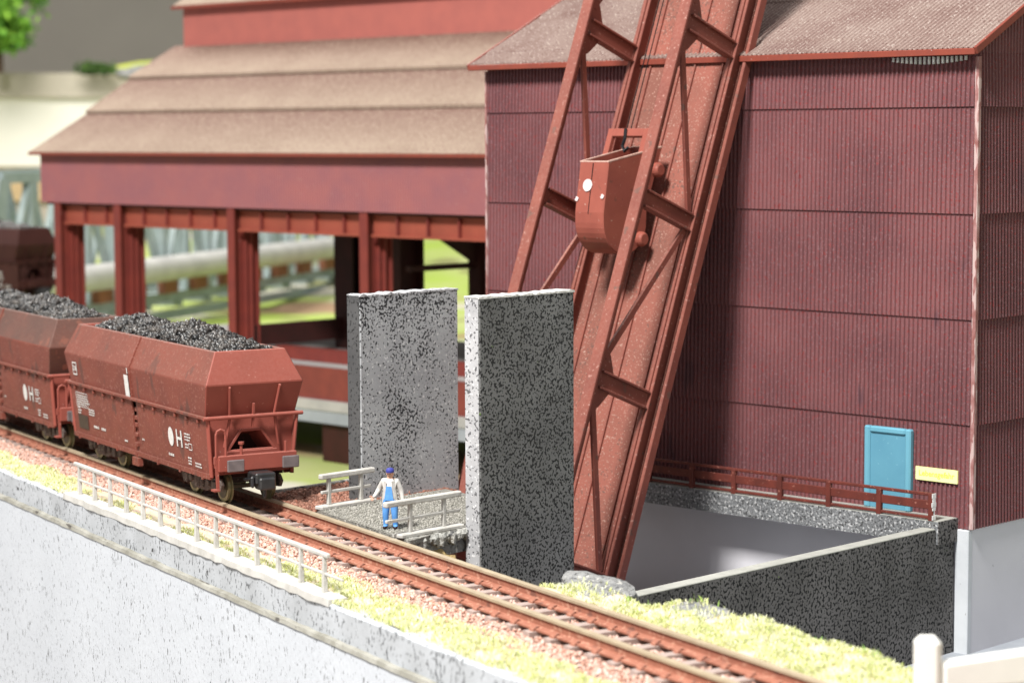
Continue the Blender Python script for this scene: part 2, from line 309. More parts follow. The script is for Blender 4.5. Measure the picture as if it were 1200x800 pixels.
P_ = [[(-70+i*.4, -3.43, -1.14+wl[i]), (-70+i*.4, -3.56+wl[i]*.5, -1.17+wl[i]), (-70+i*.4, -3.60+wl[i]*.5, -1.27), (-70+i*.4, -2.9, -1.27), ] for i in range(N_)]
g.add([p for r in P_ for p in r], [(i*4+j, i*4+(j+1) % 4, (i+1)*4+(j+1) % 4, (i+1)*4+j) for i in range(N_-1) for j in range(4)])
t.part('ledge', g, M['lip'])
t.part('wall_face', MB().box(-70, 48, -3.56, -2.8, -45, -1.272), M['wallpale'])

# ------------------------------------------------------------------ track
t = Thing('railway_track', 'single railway track with rusty rails running down past the hopper wagons', 'railway track', FR_T, (0, .88, -.5))
def railprof(c): return [(c-.25, -.36), (c-.25, -.31), (c-.05, -.26), (c-.05, -.09), (c-.10, -.07), (c-.10, 0), (c+.10, 0), (c+.10, -.07), (c+.05, -.09), (c+.05, -.26), (c+.25, -.31), (c+.25, -.36)]
for c in (.02, 1.74):
    g = MB(); g.prism(railprof(c), lambda p, q, tt: (tt, p, q), -70, 48)
    g.m = [1]*len(g.m)
    o = t.part('rail', g, [M['railhead'], M['railrust']])
    # top of the head polished
    for i, p in enumerate(o.data.polygons):
        if abs(p.normal.z) > .9 and p.center.z+(-.5) > -.02 or (abs(p.normal.z) < .1 and abs(p.normal.y) > .9 and p.center.z-.5 > -.05): p.material_index = 0
sl = MB().box(-.17, .17, -1.32, 1.32, -.14, 0); 
slm = sl.mesh((0, 0, 0)); slm.name = 'sleeper'; slm.materials.append(M['sleeper'])
ch = MB(); ch.prism([(-.33, 0), (-.31, .05), (-.25, .08), (-.19, .12), (-.14, .12), (-.10, .06), (.10, .06), (.14, .12), (.19, .12), (.25, .08), (.31, .05), (.33, 0)], lambda p, q, tt: (tt, p, q), -.10, .10)
chm = ch.mesh((0, 0, 0)); chm.name = 'rail_chair'; chm.materials.append(M['railrust'])
k = 0; s_ = -42
while s_ < 33:
    o = bpy.data.objects.new('sleeper', slm); COL.objects.link(o); o.parent = t.o; o.location = (s_, 0, .135); o.rotation_euler = (0, 0, random.uniform(-.02, .02))
    for cy in (-.86, .86):
        c = bpy.data.objects.new('rail_chair', chm); COL.objects.link(c); c.parent = o; c.location = (0, cy, 0)
    s_ += .98
# ballast stones
def stones(name, pts, size, mtl, label, cat, kind='stuff', fr=FR_T, base=(0, 0, 0)):
    n = len(pts); octa = np.array([(1, 0, 0), (-1, 0, 0), (0, 1, 0), (0, -1, 0), (0, 0, 1), (0, 0, -1)], float)
    tri = np.array([(0, 2, 4), (2, 1, 4), (1, 3, 4), (3, 0, 4), (2, 0, 5), (1, 2, 5), (3, 1, 5), (0, 3, 5)])
    sz = size*rng.uniform(.55, 1.25, (n, 1, 1))*rng.uniform(.6, 1.2, (n, 1, 3))
    V = octa[None]*sz*rng.uniform(.75, 1.15, (n, 6, 1))
    q = rng.normal(size=(n, 4)); q /= np.linalg.norm(q, axis=1)[:, None]; a, b, c, d = q.T
    Rm = np.stack([np.stack([1-2*(c*c+d*d), 2*(b*c-a*d), 2*(b*d+a*c)], -1), np.stack([2*(b*c+a*d), 1-2*(b*b+d*d), 2*(c*d-a*b)], -1), np.stack([2*(b*d-a*c), 2*(c*d+a*b), 1-2*(b*b+c*c)], -1)], 1)
    V = np.einsum('nij,nkj->nki', Rm, V)+np.array(pts)[:, None, :]-np.array(base)
    Fc = (tri[None]+(np.arange(n)*6)[:, None, None]).reshape(-1, 3)
    o = bpy.data.objects.new(name, npmesh(name, V.reshape(-1, 3), Fc, [mtl])); COL.objects.link(o)
    o.location = fw(fr, base); o.rotation_euler = (0, 0, fr[1])
    if label: o['label'] = label; o['category'] = cat
    if kind: o['kind'] = kind
    return o
pts = []
for _ in range(40000):
    s_ = random.uniform(-45, 33); n_ = random.uniform(-1.75, 2.5)
    if -1.35 > n_ and random.random() < .4: continue
    if abs(n_-.02) < .27 or abs(n_-1.74) < .27: continue
    if -.35 < n_ < 2.1 and (abs(((s_+42)+.49) % .98-.49) < .17) and random.random() < .93: continue
    pts.append((s_, n_, etop(s_, n_)+random.uniform(0, .05)))
stones('track_ballast', pts, .068, M['stone'], 'pinkish stone ballast along and between the rails of the track', 'ballast')

# grass
def grass(name, spots, label, mtl, hmin=.05, hmax=.17, wd=.035, lean=.8):
    n = len(spots); P = np.array(spots); h = rng.uniform(hmin, hmax, n); a = rng.uniform(0, 2*pi, n); ln = rng.uniform(.1, lean, n)*h
    d = np.stack([np.cos(a), np.sin(a)], 1); b = rng.uniform(0, 2*pi, n)
    tip = P+np.concatenate([d*ln[:, None], h[:, None]], 1)
    sx = np.stack([-np.sin(b), np.cos(b), np.zeros(n)], 1)*wd/2
    V = np.stack([P-sx, P+sx, P*.45+tip*.55+sx*.9+np.array([0, 0, .03]), tip], 1)
    Fc = (np.array([[0, 1, 2], [0, 2, 3]])[None]+(np.arange(n)*4)[:, None, None]).reshape(-1, 3)
    o = bpy.data.objects.new(name, npmesh(name, V.reshape(-1, 3), Fc, [mtl])); COL.objects.link(o)
    o.location = ORG; o.rotation_euler = (0, 0, FR_T[1]); o['kind'] = 'stuff'; o['label'] = label; o['category'] = 'grass'
def vn(s, n, f=1.0):
    return .5+.25*sin(s*.9*f+1.3)+.15*sin(n*2.7*f+s*.5)+.2*sin(s*2.3*f-n*1.9)
sp = []
while len(sp) < 60000:
    s_ = random.uniform(-36, 33); n_ = random.uniform(-3.32, -.95)
    lim = -2.05+.35*sin(s_*.8)+.25*sin(s_*2.1+1)
    if -9 < s_ < 4: lim -= .65
    if s_ > 7: lim += .75
    if n_ > lim+random.gauss(0, .15): continue
    if -8.7 < s_ < 12.5 and n_ < -2.9: continue
    if sin(s_*1.9+n_*3)+sin(s_*.7-n_*5+2)+sin(s_*4.3+n_*2) < -.9 and random.random() < .85: continue
    sp.append((s_, n_, etop(s_, n_)-.02))
grass('grass_strip', sp, 'pale yellow-green grass strip between the retaining wall and the near rail', M['grass'])
sp = []
while len(sp) < 42000:
    s_ = random.uniform(12.6, 33); n_ = random.uniform(2.45, 6.3)
    e = nedge(s_)
    if n_ > e+.5: continue
    if 12.6 < s_ < 16 and n_ > 3.2 and random.random() < .93 and vn(s_, n_) < .8: continue
    if 17.5 < s_ < 19.5 and n_ > 4.0 and random.random() < .9: continue
    if n_ < 2.75+.2*sin(s_*1.5): continue
    if sin(s_*1.7+n_*3+1)+sin(s_*.9-n_*4+2)+sin(s_*4.1+n_*2.3) < -.9 and random.random() < .85: continue
    z = etop(s_, n_)-(max(0, n_-e)*2.3)
    sp.append((s_, n_, z-.02))
grass('grass_bank', sp, 'pale grass mound on the far side of the rails in front of the dark pit wall', M['grass'])
sp = []
for c in range(16):
    s0 = random.uniform(16, 30); n0 = nedge(s0)+random.uniform(-.3, .35)
    for _ in range(12): s_ = s0+random.gauss(0, .18); n_ = n0+random.gauss(0, .12); sp.append((s_, n_, etop(s_, n_)-max(0, n_-nedge(s_))*2.3))
grass('green_tufts', sp, 'scattered greener tufts along the top edge of the grass mound', M['grass_g'], .08, .24)
# rock lumps on the bank
def rock(name, fr, c, r, mtl, label, cat, seed, sq=(1, 1, 1)):
    import bmesh
    bm = bmesh.new(); bmesh.ops.create_icosphere(bm, subdivisions=3, radius=1); rr = random.Random(seed); ph = [rr.uniform(0, 6) for _ in range(9)]
    for v in bm.verts:
        p = v.co.copy(); k = 1+.13*sin(p.x*4+ph[0])*sin(p.y*3+ph[1])+.10*sin(p.z*6+p.x*5+ph[2])+.06*sin(p.y*11+ph[3])*sin(p.x*9+ph[4])+.04*sin(p.z*17+ph[5]+p.x*13)
        v.co = Vector((p.x*r*sq[0]*k, p.y*r*sq[1]*k, p.z*r*sq[2]*k))
    me = bpy.data.meshes.new(name); bm.to_mesh(me); bm.free(); me.materials.append(mtl)
    o = bpy.data.objects.new(name, me); COL.objects.link(o); o.location = fw(fr, c); o.rotation_euler = (0, 0, fr[1]); o['label'] = label; o['category'] = cat; return o
rock('rock_lump', FR_T, (13.9, 4.1, -.45), 0.95, M['rock'], 'broad grey plaster rock at the foot of the hoist and the dark slab', 'rock', 2, (1.7, .8, .42))
rock('rock_lump', FR_T, (18.3, 4.9, -.62), 1.0, M['rock'], 'grey rock in the grass before the dark pit wall', 'rock', 5, (1.2, .5, .42))
rock('ochre_rock', FR_B, (-49.55, 47.2, -1.6), .8, M['ochre'], 'ochre rock under the footpath beside the right slab', 'rock', 9, (.7, 1, 1.2))

# ------------------------------------------------------------------ silo
U1, UL, V0, V1 = -41.68, -64.55, 64.55, 80.0
def corr(g, a0, a1, z0, z1, f, pitch=.18, amp=.065, tilt=.06):
    n = int(abs(a1-a0)/pitch); st = (a1-a0)/n; vs = []
    for i in range(n):
        for fx, h in ((0, 0), (.42, 0), (.56, amp), (.86, amp)): vs.append((a0+(i+fx)*st, h))
    vs.append((a1, 0)); m = len(vs)
    V = [f(a, h+tilt, z0) for a, h in vs]+[f(a, h, z1) for a, h in vs]+[f(a, h+tilt-.05, z0) for a, h in vs]
    g.add(V, [(i, i+1, m+i+1, m+i) for i in range(m-1)]+[(i, 2*m+i, 2*m+i+1, i+1) for i in range(m-1)])
t = Thing('silo_building', 'large maroon corrugated silo building with dusty roof, above a grey plinth', 'building', FR_B, ((U1+UL)/2, (V0+V1)/2, -6))
rows = [(-1.2, 2.32), (2.32, 5.86), (5.86, 9.39), (9.39, 12.95), (12.95, 14.72)]
for z0, z1 in rows:
    g = MB(); corr(g, UL, U1, z0, z1, lambda a, h, z: (a, V0-h, z)); t.part('wall_panel', g, M['clad'])
for z0, z1 in rows:
    g = MB(); corr(g, V0, V1, z0, z1, lambda a, h, z: (U1+h, a, z), .19); t.part('wall_panel', g, M['clad'])
# gable end cladding (triangle), plain back
VM = (V0+V1)/2; slope = .507
g = MB(); n = 80; vs = []
for i in range(n):
    for fx, h in ((0, 0), (.42, 0), (.56, .05), (.86, .05)): vs.append((V0+(i+fx)*(V1-V0)/n, h))
vs.append((V1, 0)); m = len(vs); tz = lambda v: 14.72+slope*(min(v-V0, V1-v))
g.add([(U1+h, v, 14.72) for v, h in vs]+[(U1+h, v, tz(v)+.02) for v, h in vs], [(i, i+1, m+i+1, m+i) for i in range(m-1)])
t.part('gable_panel', g, M['clad'])
g = MB().box(UL, UL+.1, V0+.1, V1, -1.2, 14.7); g.box(UL, U1-.2, V1, V1+.1, -1.2, 14.7); g.prism([(V0+.1, 14.7), (V1, 14.7), (VM, 14.7+slope*(VM-V0))], lambda p, q, tt: (tt, p, q), UL, UL+.1)
t.part('back_wall', g, M['clad'])
t.part('corner_trim', MB().box(U1+.005, U1+.16, V0-.12, V0+.06, -1.2, 14.6), M['corner'], bevel=.02)
t.part('corner_trim', MB().box(UL-.06, UL+.04, V0-.12, V0+.1, -1.2, 14.6), M['corner'], bevel=.02)
# roof: corrugated sheets, lapped; ribs run down the slope
NE = V0-.55; ZE = 14.84
def rf(a, h, d): return (a, NE+d*.892, ZE+d*.452+h*1.0)
for d0, d1 in ((0, 1.05), (1.05, 4.6), (4.6, 8.75)):
    g = MB(); corr(g, UL-.45, U1+.28, d0, d1, lambda a, h, z: rf(a, h, z), .2, .045, .04); t.part('roof_sheet', g, M['clad_roof'])
g = MB(); top = rf(0, 0, 8.75)
g.add([(UL-.45, top[1], top[2]), (U1+.28, top[1], top[2]), (U1+.28, V1+.5, ZE), (UL-.45, V1+.5, ZE)], [(0, 1, 2, 3)]); t.part('roof_sheet', g, M['clad_roof'])
t.part('eave_fascia', MB().box(UL-.5, U1+.3, NE-.07, NE+.03, 14.63, 14.85), M['trim'], bevel=.02)
g = MB(); g.beam((U1+.33, NE-.05, 14.76), (U1+.33, VM, 14.76+slope*(VM-NE)+.02), .12, .26); t.part('rake_fascia', g, M['trim'], bevel=.02)
g = MB(); g.beam((UL-.5, NE-.05, 14.76), (UL-.5, VM, 14.76+slope*(VM-NE)+.02), .1, .22); t.part('rake_fascia', g, M['trim'])
g = MB()
for i in range(17): g.box(-44.9+i*.18-.04, -44.9+i*.18+.035, V0-.16, V0-.09, 14.55-.12*sin(pi*(i+.5)/17)-.06, 14.62)
t.part('chipped_edge', g, M['white_chip'])
# plinth
t.part('plinth', MB().box(UL, U1-.52, V0+.12, V1, -6, -1.21), M['plinth'])
t.part('plinth', MB().box(U1-.10, U1+.02, V0-.05, V1, -6, -1.215), M['plinth'])
t.part('plinth_corner', MB().box(U1-.5, U1+.03, V0-.16, V0+.10, -6, -1.22), M['plinth_l'], bevel=.03)
# door with frame; sign is a thing of its own
g = MB(); g.box(-45.78, -44.0, V0-.22, V0-.02, -.85, 1.93); t.part('door', g, M['door'], bevel=.03)
fr = MB(); fr.box(-45.86, -45.62, V0-.30, V0-.05, -.85, 2.0); fr.box(-44.16, -43.93, V0-.30, V0-.05, -.85, 2.0); fr.box(-45.62, -44.16, V0-.30, V0-.05, 1.78, 2.0)
door = t.o.children[-1]; t.part('door_frame', fr, M['door_f'], parent=None, bevel=.05)
def text_mb(body, size, o, xd, yd, bold=0):
    cu = bpy.data.curves.new('txt', 'FONT'); cu.body = body; cu.size = size; cu.offset = bold; cu.resolution_u = 3; cu.align_x = 'CENTER'; cu.align_y = 'CENTER'
    ob = bpy.data.objects.new('txt', cu); COL.objects.link(ob); me = bpy.data.meshes.new_from_object(ob.evaluated_get(bpy.context.evaluated_depsgraph_get()))
    o = Vector(o); xd = Vector(xd); yd = Vector(yd); g = MB(); g.add([o+xd*v.co.x+yd*v.co.y for v in me.vertices], [tuple(p.vertices) for p in me.polygons])
    bpy.data.objects.remove(ob); bpy.data.curves.remove(cu); bpy.data.meshes.remove(me); return g
t2 = Thing('warning_sign', 'small pale yellow nameplate sign beside the blue door', 'sign', FR_B, (-42.95, V0-.1, .54))
t2.part('sign_plate', MB().box(-43.79, -42.11, V0-.16, V0-.10, .31, .76), M['yellow'])
t2.part('sign_lettering', text_mb('Lebensgefahr', .27, (-42.95, V0-.165, .545), (1, 0, 0), (0, 0, 1), .006), M['yellow_t'])
# walkway ledge along the silo front with railing
t = Thing('walkway_ledge', 'grey granite-painted walkway ledge along the foot of the maroon silo wall', 'ledge', FR_B, (-53, 63.9, -1.62))
t.part('ledge_slab', MB().box(-63, -42.12, 63.3, V0+.1, -1.62, -.86), [M['ledge']])
t.part('ledge_surface', MB().box(-63, -42.13, 63.31, V0-.1, -.858, -.84), M['ledge_top'])
t.part('ledge_end', MB().box(-42.118, -42.08, 63.28, V0-.05, -1.63, -.85), M['flock'])
t = Thing('walkway_railing', 'dark red-brown railing with chipped white end along the silo walkway', 'railing', FR_B, (-53, 63.38, -.85))
t.part('top_rail', MB().box(-62, -42.36, 63.33, 63.43, -.02, .09), M['railing_r'], bevel=.02)
t.part('kick_board', MB().box(-62, -42.36, 63.35, 63.41, -.47, -.17), M['railing_r'], bevel=.02)
t.part('bottom_rail', MB().box(-62, -42.36, 63.33, 63.43, -.80, -.70), M['railing_r'], bevel=.02)
for u in [-61.3, -59.2, -57.06, -54.95, -52.87, -50.9, -48.8, -46.68, -44.56, -42.45]:
    t.part('post', MB().box(u-.10, u+.10, 63.30, 63.46, -.86, .05), M['railing_r'], bevel=.02)
g = MB()
for z_, w_ in ((.02, .13), (-.12, .10), (-.28, .15), (-.40, .11), (-.72, .12)): g.box(-42.355, -42.33, 63.38-w_, 63.38+w_*.7, z_-.10, z_+.06)
g.box(-42.35, -42.335, 63.36, 63.41, -.80, .07); t.part('broken_end', g, M['white_chip'], bevel=.01)
# dark pit wall
t = Thing('pit_wall', 'low black flocked pit wall with pale top edge running to the silo corner', 'wall', FR_B, (-42.4, 56, -6))
t.part('wall_face', MB().box(-42.62, -42.2, 46.4, V0-.17, -6, -1.64), M['flock'])
t.part('wall_face', MB().box(-42.62, -42.2, 46.4, 63.27, -1.639, -1.14), M['flock'])
t.part('coping', MB().box(-42.72, -42.21, 46.4, 63.26, -1.138, -1.08), M['ledge_top'], bevel=.02)

# ------------------------------------------------------------------ slabs
def slab(name, label, u0, u1, v0, v1, z1, mf, me, mb_):
    t = Thing(name, label, 'concrete slab', FR_B, ((u0+u1)/2, (v0+v1)/2, -6))
    t.part('broad_face', MB().box(u0+.02, u1, v0+.02, v1, -6, z1-.03), mf, bevel=.03)
    t.part('narrow_face', MB().box(u0, u1-.04, v0, v0+.018, -6, z1-.03), me)
    g = MB(); n = 26; r = random.Random(len(label)); vs = []
    for i in range(n+1):
        v = v0+(v1-v0)*i/n; z = z1+r.uniform(-.02, .035); e = r.uniform(-.02, .02); vs += [(u0-.01+e, v, z), (u1+.012+e, v, z+r.uniform(-.02, .01)), (u1+.012+e, v, z1-.06), (u0-.01+e, v, z1-.06)]
    g.add(vs, [(i*4+j, i*4+(j+1) % 4, (i+1)*4+(j+1) % 4, (i+1)*4+j) for i in range(n) for j in range(4)]+[(0, 1, 2, 3), (n*4+3, n*4+2, n*4+1, n*4)])
    t.part('cut_edge', g, mb_)
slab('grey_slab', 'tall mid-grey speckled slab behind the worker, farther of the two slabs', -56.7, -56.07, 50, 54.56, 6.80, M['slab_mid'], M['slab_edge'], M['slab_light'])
slab('dark_slab', 'tall blackish speckled slab before the hoist, nearer of the two slabs', -49.45, -48.82, 48.4, 52.66, 7.16, M['slab_dark'], M['slab_light'], M['slab_top'])

# ------------------------------------------------------------------ footpath crossing, ballasted yard, railings
g = MB(); pl = [(-55.5, 46.3), (-54.2, 45.6), (-50.2, 44.6), (-49.45, 44.9), (-49.45, 48.4), (-49.5, 52.0), (-55.5, 52.9)]
# the front edge follows the track
t = Thing('footpath', 'gravelled footpath slab with crumbling plaster edge between the track and the slabs', 'footpath', FR_B, (-52.5, 49, -.6))
def T2B(s, n):
    p = fw(FR_T, (s, n, 0)); c, s2 = cos(TH), sin(TH); return (p.x*c-p.y*s2, p.x*s2+p.y*c)
a = T2B(1.2, 2.12); b = T2B(6.6, 2.12)
pl = [a, b, (-49.42, b[1]+1.2), (-49.52, 52.2), (-55.55, 53.4), (-55.55, a[1]+.4)]
t.part('path_surface', MB().prism(pl, lambda p, q, z: (p, q, z), -.16, -.02), M['gravel'])
g = MB(); n = 40; r = random.Random(4); vs = []
for i in range(n+1):     # crumbling plaster edge along the right side
    v = b[1]+.25+(48.4-b[1]-.25)*i/n; e = .06*sin(i*.9)+r.uniform(-.03, .03); zb = -.34+.12*sin(i*.55)+r.uniform(-.06, .06)
    vs += [(-49.72, v, .0+r.uniform(-.01, .02)), (-49.40+e*.5, v, -.03+r.uniform(-.02, .02)), (-49.33+e, v, -.14), (-49.38+e, v, zb), (-49.72, v, zb-.02)]
g.add(vs, [(i*5+j, i*5+(j+1) % 5, (i+1)*5+(j+1) % 5, (i+1)*5+j) for i in range(n) for j in range(5)]+[(0, 1, 2, 3, 4)])
t.part('plaster_edge', g, M['gravel_edge'])
pl2 = [(p+(.0 if p < -52 else -.1), q) for p, q in pl]
t.part('path_core', MB().prism(pl2, lambda p, q, z: (p, q, z), -.75, -.165), M['rock'])
pts = [(random.uniform(-55.4, -49.6), random.uniform(45.4, 52.6), random.uniform(-.03, .0)) for _ in range(9000)]
def inpoly(x, y, P):
    c = False
    for i in range(len(P)):
        (x1, y1), (x2, y2) = P[i], P[i-1]
        if (y1 > y) != (y2 > y) and x < (x2-x1)*(y-y1)/(y2-y1)+x1: c = not c
    return c
M['grit'] = mat('grit', (.3, .3, .27), None, 3, .9, island=[(.22, .21, .18), (.30, .29, .25), (.44, .42, .38), (.20, .195, .17), (.27, .26, .23)])
stones('path_grit', [p for p in pts if inpoly(p[0], p[1], pl)], .045, M['grit'], 'fine grey grit spread over the footpath', 'grit', fr=FR_B)
a2 = T2B(-14, 2.1); a3 = T2B(1.1, 2.1)
yp = [a2, a3, (-55.6, a3[1]+.4), (-55.6, 54), (-59.5, 54.4), (-59.6, 50.5), (-66, 50.8)]
yp = [a3, (-55.62, a3[1]+.4), (-55.62, 54), (-59.55, 54), (-59.55, 49.0), T2B(-6, 2.1)]
single('gravel_yard', MB().prism(yp, lambda p, q, z: (p, q, z), -5.5, -.2), M['ballastbed'], FR_B, (-57, 50, -.2), kind='structure')
pts = [(random.uniform(-59.6, -55.6), random.uniform(45.5, 54), random.uniform(-.2, -.1)) for _ in range(9000)]
stones('yard_stones', [p for p in pts if inpoly(p[0], p[1], yp)], .085, M['stone_d'], 'brown stones heaped beside the rail end of the back footpath railing', 'stones', fr=FR_B)
single('yard_kerb', MB().box(-59.75, -59.56, 48.8, 54, -.6, -.02), M['gravel_edge'], FR_B, (-59.65, 51, -.6), 'grey wooden kerb edging the brown stones behind the wagon', 'kerb', bevel=.03)
def small_rail(label, u, tv0, tv1, mv0, mv1, bv0, bv1, posts, h):
    t = Thing('footpath_railing', label, 'railing', FR_B, (u, (bv0+bv1)/2, 0), 'footpath railings')
    t.part('handrail', MB().box(u-.10, u+.10, tv0, tv1, h-.12, h+.05), M['wood_w'], bevel=.035)
    t.part('middle_rail', MB().box(u-.05, u+.05, mv0, mv1, h*.5-.06, h*.5+.04), M['wood_w'], bevel=.02)
    t.part('sill', MB().box(u-.16, u+.22, bv0, bv1, -.02, .11), M['wood_w'], bevel=.03)
    for p in posts: t.part('post', MB().box(u-.06, u+.06, p-.07, p+.07, .11, h-.11), M['wood_w'], bevel=.02)
small_rail('white timber railing in front of the worker, touching the dark slab', -49.72, 45.25, 48.42, 45.3, 48.4, 45.75, 48.42, (46.3, 47.72), 1.08)
small_rail('white timber railing left of the worker, by the hopper wagon', -55.4, 47.6, 49.95, 47.65, 49.8, 47.5, 49.9, (47.98, 49.38), 1.08)
# long near railing on the retaining wall
t = Thing('wall_railing', 'long whitish post-and-rail railing on the retaining wall beside the track', 'railing', FR_T, (2, -3.1, -.3))
g = MB(); n = 53; r = random.Random(2); vs = []
for i in range(n+1):
    s_ = -8.7+21.2*i/n; e = r.uniform(-.03, .03); z_ = -.17+r.uniform(-.012, .012); vs += [(s_, -2.86, z_), (s_, -3.44+e, z_), (s_, -3.46+e, -.36+r.uniform(-.03, .02)), (s_, -2.86, -.4)]
g.add(vs, [(i*4+j, (i+1)*4+j, (i+1)*4+(j+1) % 4, i*4+(j+1) % 4) for i in range(n) for j in range(4)]+[(0, 1, 2, 3), (n*4+3, n*4+2, n*4+1, n*4)])
t.part('sill', g, M['wood_w'])
t.part('top_rail', MB().box(-8.5, 11.72, -3.10, -2.97, .78, .90), M['wood_w'], bevel=.025)
t.part('middle_rail', MB().box(-8.25, 12.6, -3.07, -3.00, .28, .36), M['wood_w'], bevel=.02)
for i in range(14):
    s_ = -8.06+i*19.53/13; t.part('post', MB().hexa([(s_-.065, -3.11, -.18), (s_+.065, -3.11, -.18), (s_+.065, -2.96, -.18), (s_-.065, -2.96, -.18)], [(s_-.045, -3.09, .79), (s_+.045, -3.09, .79), (s_+.045, -2.98, .79), (s_-.045, -2.98, .79)]), M['wood_w'], bevel=.015)
# blurred white parapet close to the lens, lower right
t = Thing('white_parapet', 'white parapet with a square post and rail at the lower right, nearest the lens', 'parapet', FR_W, (9.5, 45, -1))
t.part('post', MB().box(8.12, 8.64, 44.75, 45.25, -1, 1.97), M['fence_w'], bevel=.12)
g = MB(); g.hexa([(8.68, 44.8, .9), (13.5, 46.2, .9), (13.5, 46.6, .9), (8.68, 45.2, .9)], [(8.68, 44.8, 1.44), (13.5, 46.2, 1.78), (13.5, 46.6, 1.78), (8.68, 45.2, 1.44)]); t.part('rail', g, M['fence_w'], bevel=.05)
g = MB(); g.hexa([(8.68, 44.85, .1), (13.5, 46.25, .1), (13.5, 46.5, .1), (8.68, 45.1, .1)], [(8.68, 44.85, .80), (13.5, 46.25, .86), (13.5, 46.5, .86), (8.68, 45.1, .80)]); t.part('panel', g, M['fence_w'])
for x in (9.9, 11.3): t.part('baluster', MB().box(x, x+.22, 45.0+(x-8.7)*.29, 45.2+(x-8.7)*.29, .80, .92), M['fence_w'])

# ------------------------------------------------------------------ skip hoist
A69 = radians(69); vz0 = 63.85-14.9*.3839
def Hp(u, l, d): return (u, vz0+l*cos(A69)-d*sin(A69), l*sin(A69)+d*cos(A69))
def hb(g, u0, u1, l0, l1, d0, d1):
    g.hexa([Hp(u0, l0, d0), Hp(u1, l0, d0), Hp(u1, l0, d1), Hp(u0, l0, d1)], [Hp(u0, l1, d0), Hp(u1, l1, d0), Hp(u1, l1, d1), Hp(u0, l1, d1)]); return g
UR, ULx = -51.3, -56.0; LB, LT = -3.75, 24.0
t = Thing('skip_hoist', 'tall inclined red lattice hoist bridge rising steeply before the silo', 'hoist', FR_B, (-53.6, vz0, -4))
t.part('deck_plate', hb(MB(), ULx-.1, UR+.1, LB, LT, -.45, -.32), M['hoistdeck'])
g = MB(); hb(g, UR+.22, UR+.36, LB-.1, LT, -.58, -.20); t.part('outer_flange', g, M['hoist'], bevel=.03)
g = MB(); hb(g, ULx-.44, ULx-.24, LB-.1, LT, -.60, -.12); t.part('outer_flange', g, M['hoist'], bevel=.03)
for u in (UR, ULx):
    g = MB(); hb(g, u-.06, u+.06, LB, LT, -.32, .30); hb(g, u-.16, u-.06, LB, LT, .16, .24); hb(g, u+.06, u+.18, LB, LT, .16, .24); t.part('bottom_chord', g, M['hoist'], bevel=.02)
    g = MB(); hb(g, u-.07, u+.07, LB, LT, 2.83, 3.12); hb(g, u-.24, u+.24, LB, LT, 3.12, 3.24); t.part('top_chord', g, M['hoist'], bevel=.025)
    nodes = [(14.95/sin(A69)-.0)+6.5*k for k in (-3, -2, -1, 0, 1)]
    for k, l in enumerate(nodes):
        g = MB(); hb(g, u-.05, u+.05, l-.24, l+.24, .30, 2.83); hb(g, u-.18, u+.18, l+.24, l+.32, .30, 2.83); hb(g, u-.18, u+.18, l-.32, l-.24, .30, 2.83); t.part('cross_strut', g, M['hoist'], bevel=.015)
    # gussets and alternating diagonals
    for k, l in enumerate(nodes[:-1]):
        nx = nodes[k+1]; even = (k % 2 == 1)
        if even: a_, b_ = (l+.30, .45), (nx-.9, 2.85)     # (l,d)
        else: a_, b_ = (l+.35, .45), (nx-.9, 2.85)
        if k in (1, 3): a_, b_ = (nx-.35, .45), (l+.75, 2.85)
        g = MB(); g.beam(Hp(u, *a_), Hp(u, *b_), .24, .12, up=(1, 0, 0)); t.part('diagonal', g, M['hoist'], bevel=.015)
        gl = l if k in (1, 3) else nx; sg = 1 if k in (1, 3) else -1
        g = MB(); P3 = [Hp(u, gl+sg*.2, 2.85), Hp(u, gl+sg*1.15, 2.85), Hp(u, gl+sg*.9, 2.55), Hp(u, gl+sg*.2, 2.1)]
        g.add([(p[0]-.03, p[1], p[2]) for p in P3]+[(p[0]+.03, p[1], p[2]) for p in P3], [(0, 1, 2, 3), (7, 6, 5, 4), (0, 4, 5, 1), (1, 5, 6, 2), (2, 6, 7, 3), (3, 7, 4, 0)]); t.part('gusset_plate', g, M['hoist'])
g = MB(); hb(g, ULx, UR, LB-.3, LB, -.4, .35); hb(g, UR-.15, UR+.15, LB-.3, LB, .3, 3.2); hb(g, ULx-.15, ULx+.15, LB-.3, LB, .3, 3.2); t.part('foot_beam', g, M['hoist'], bevel=.03)
g = MB(); hb(g, ULx, UR, -3.0, -2.7, 2.7, 3.0); t.part('foot_beam', g, M['hoist'], bevel=.03)
for u in (-55.45, -54.0, -53.3, -52.0):
    g = MB(); hb(g, u-.035, u+.035, LB, LT, -.315, -.24); t.part('skip_rail', g, M['hoist'])
for u in (-54.42, -54.22):
    g = MB(); hb(g, u-.012, u+.012, 12.6, LT, 1.22, 1.25); t.part('hoist_rope', g, M['black'])
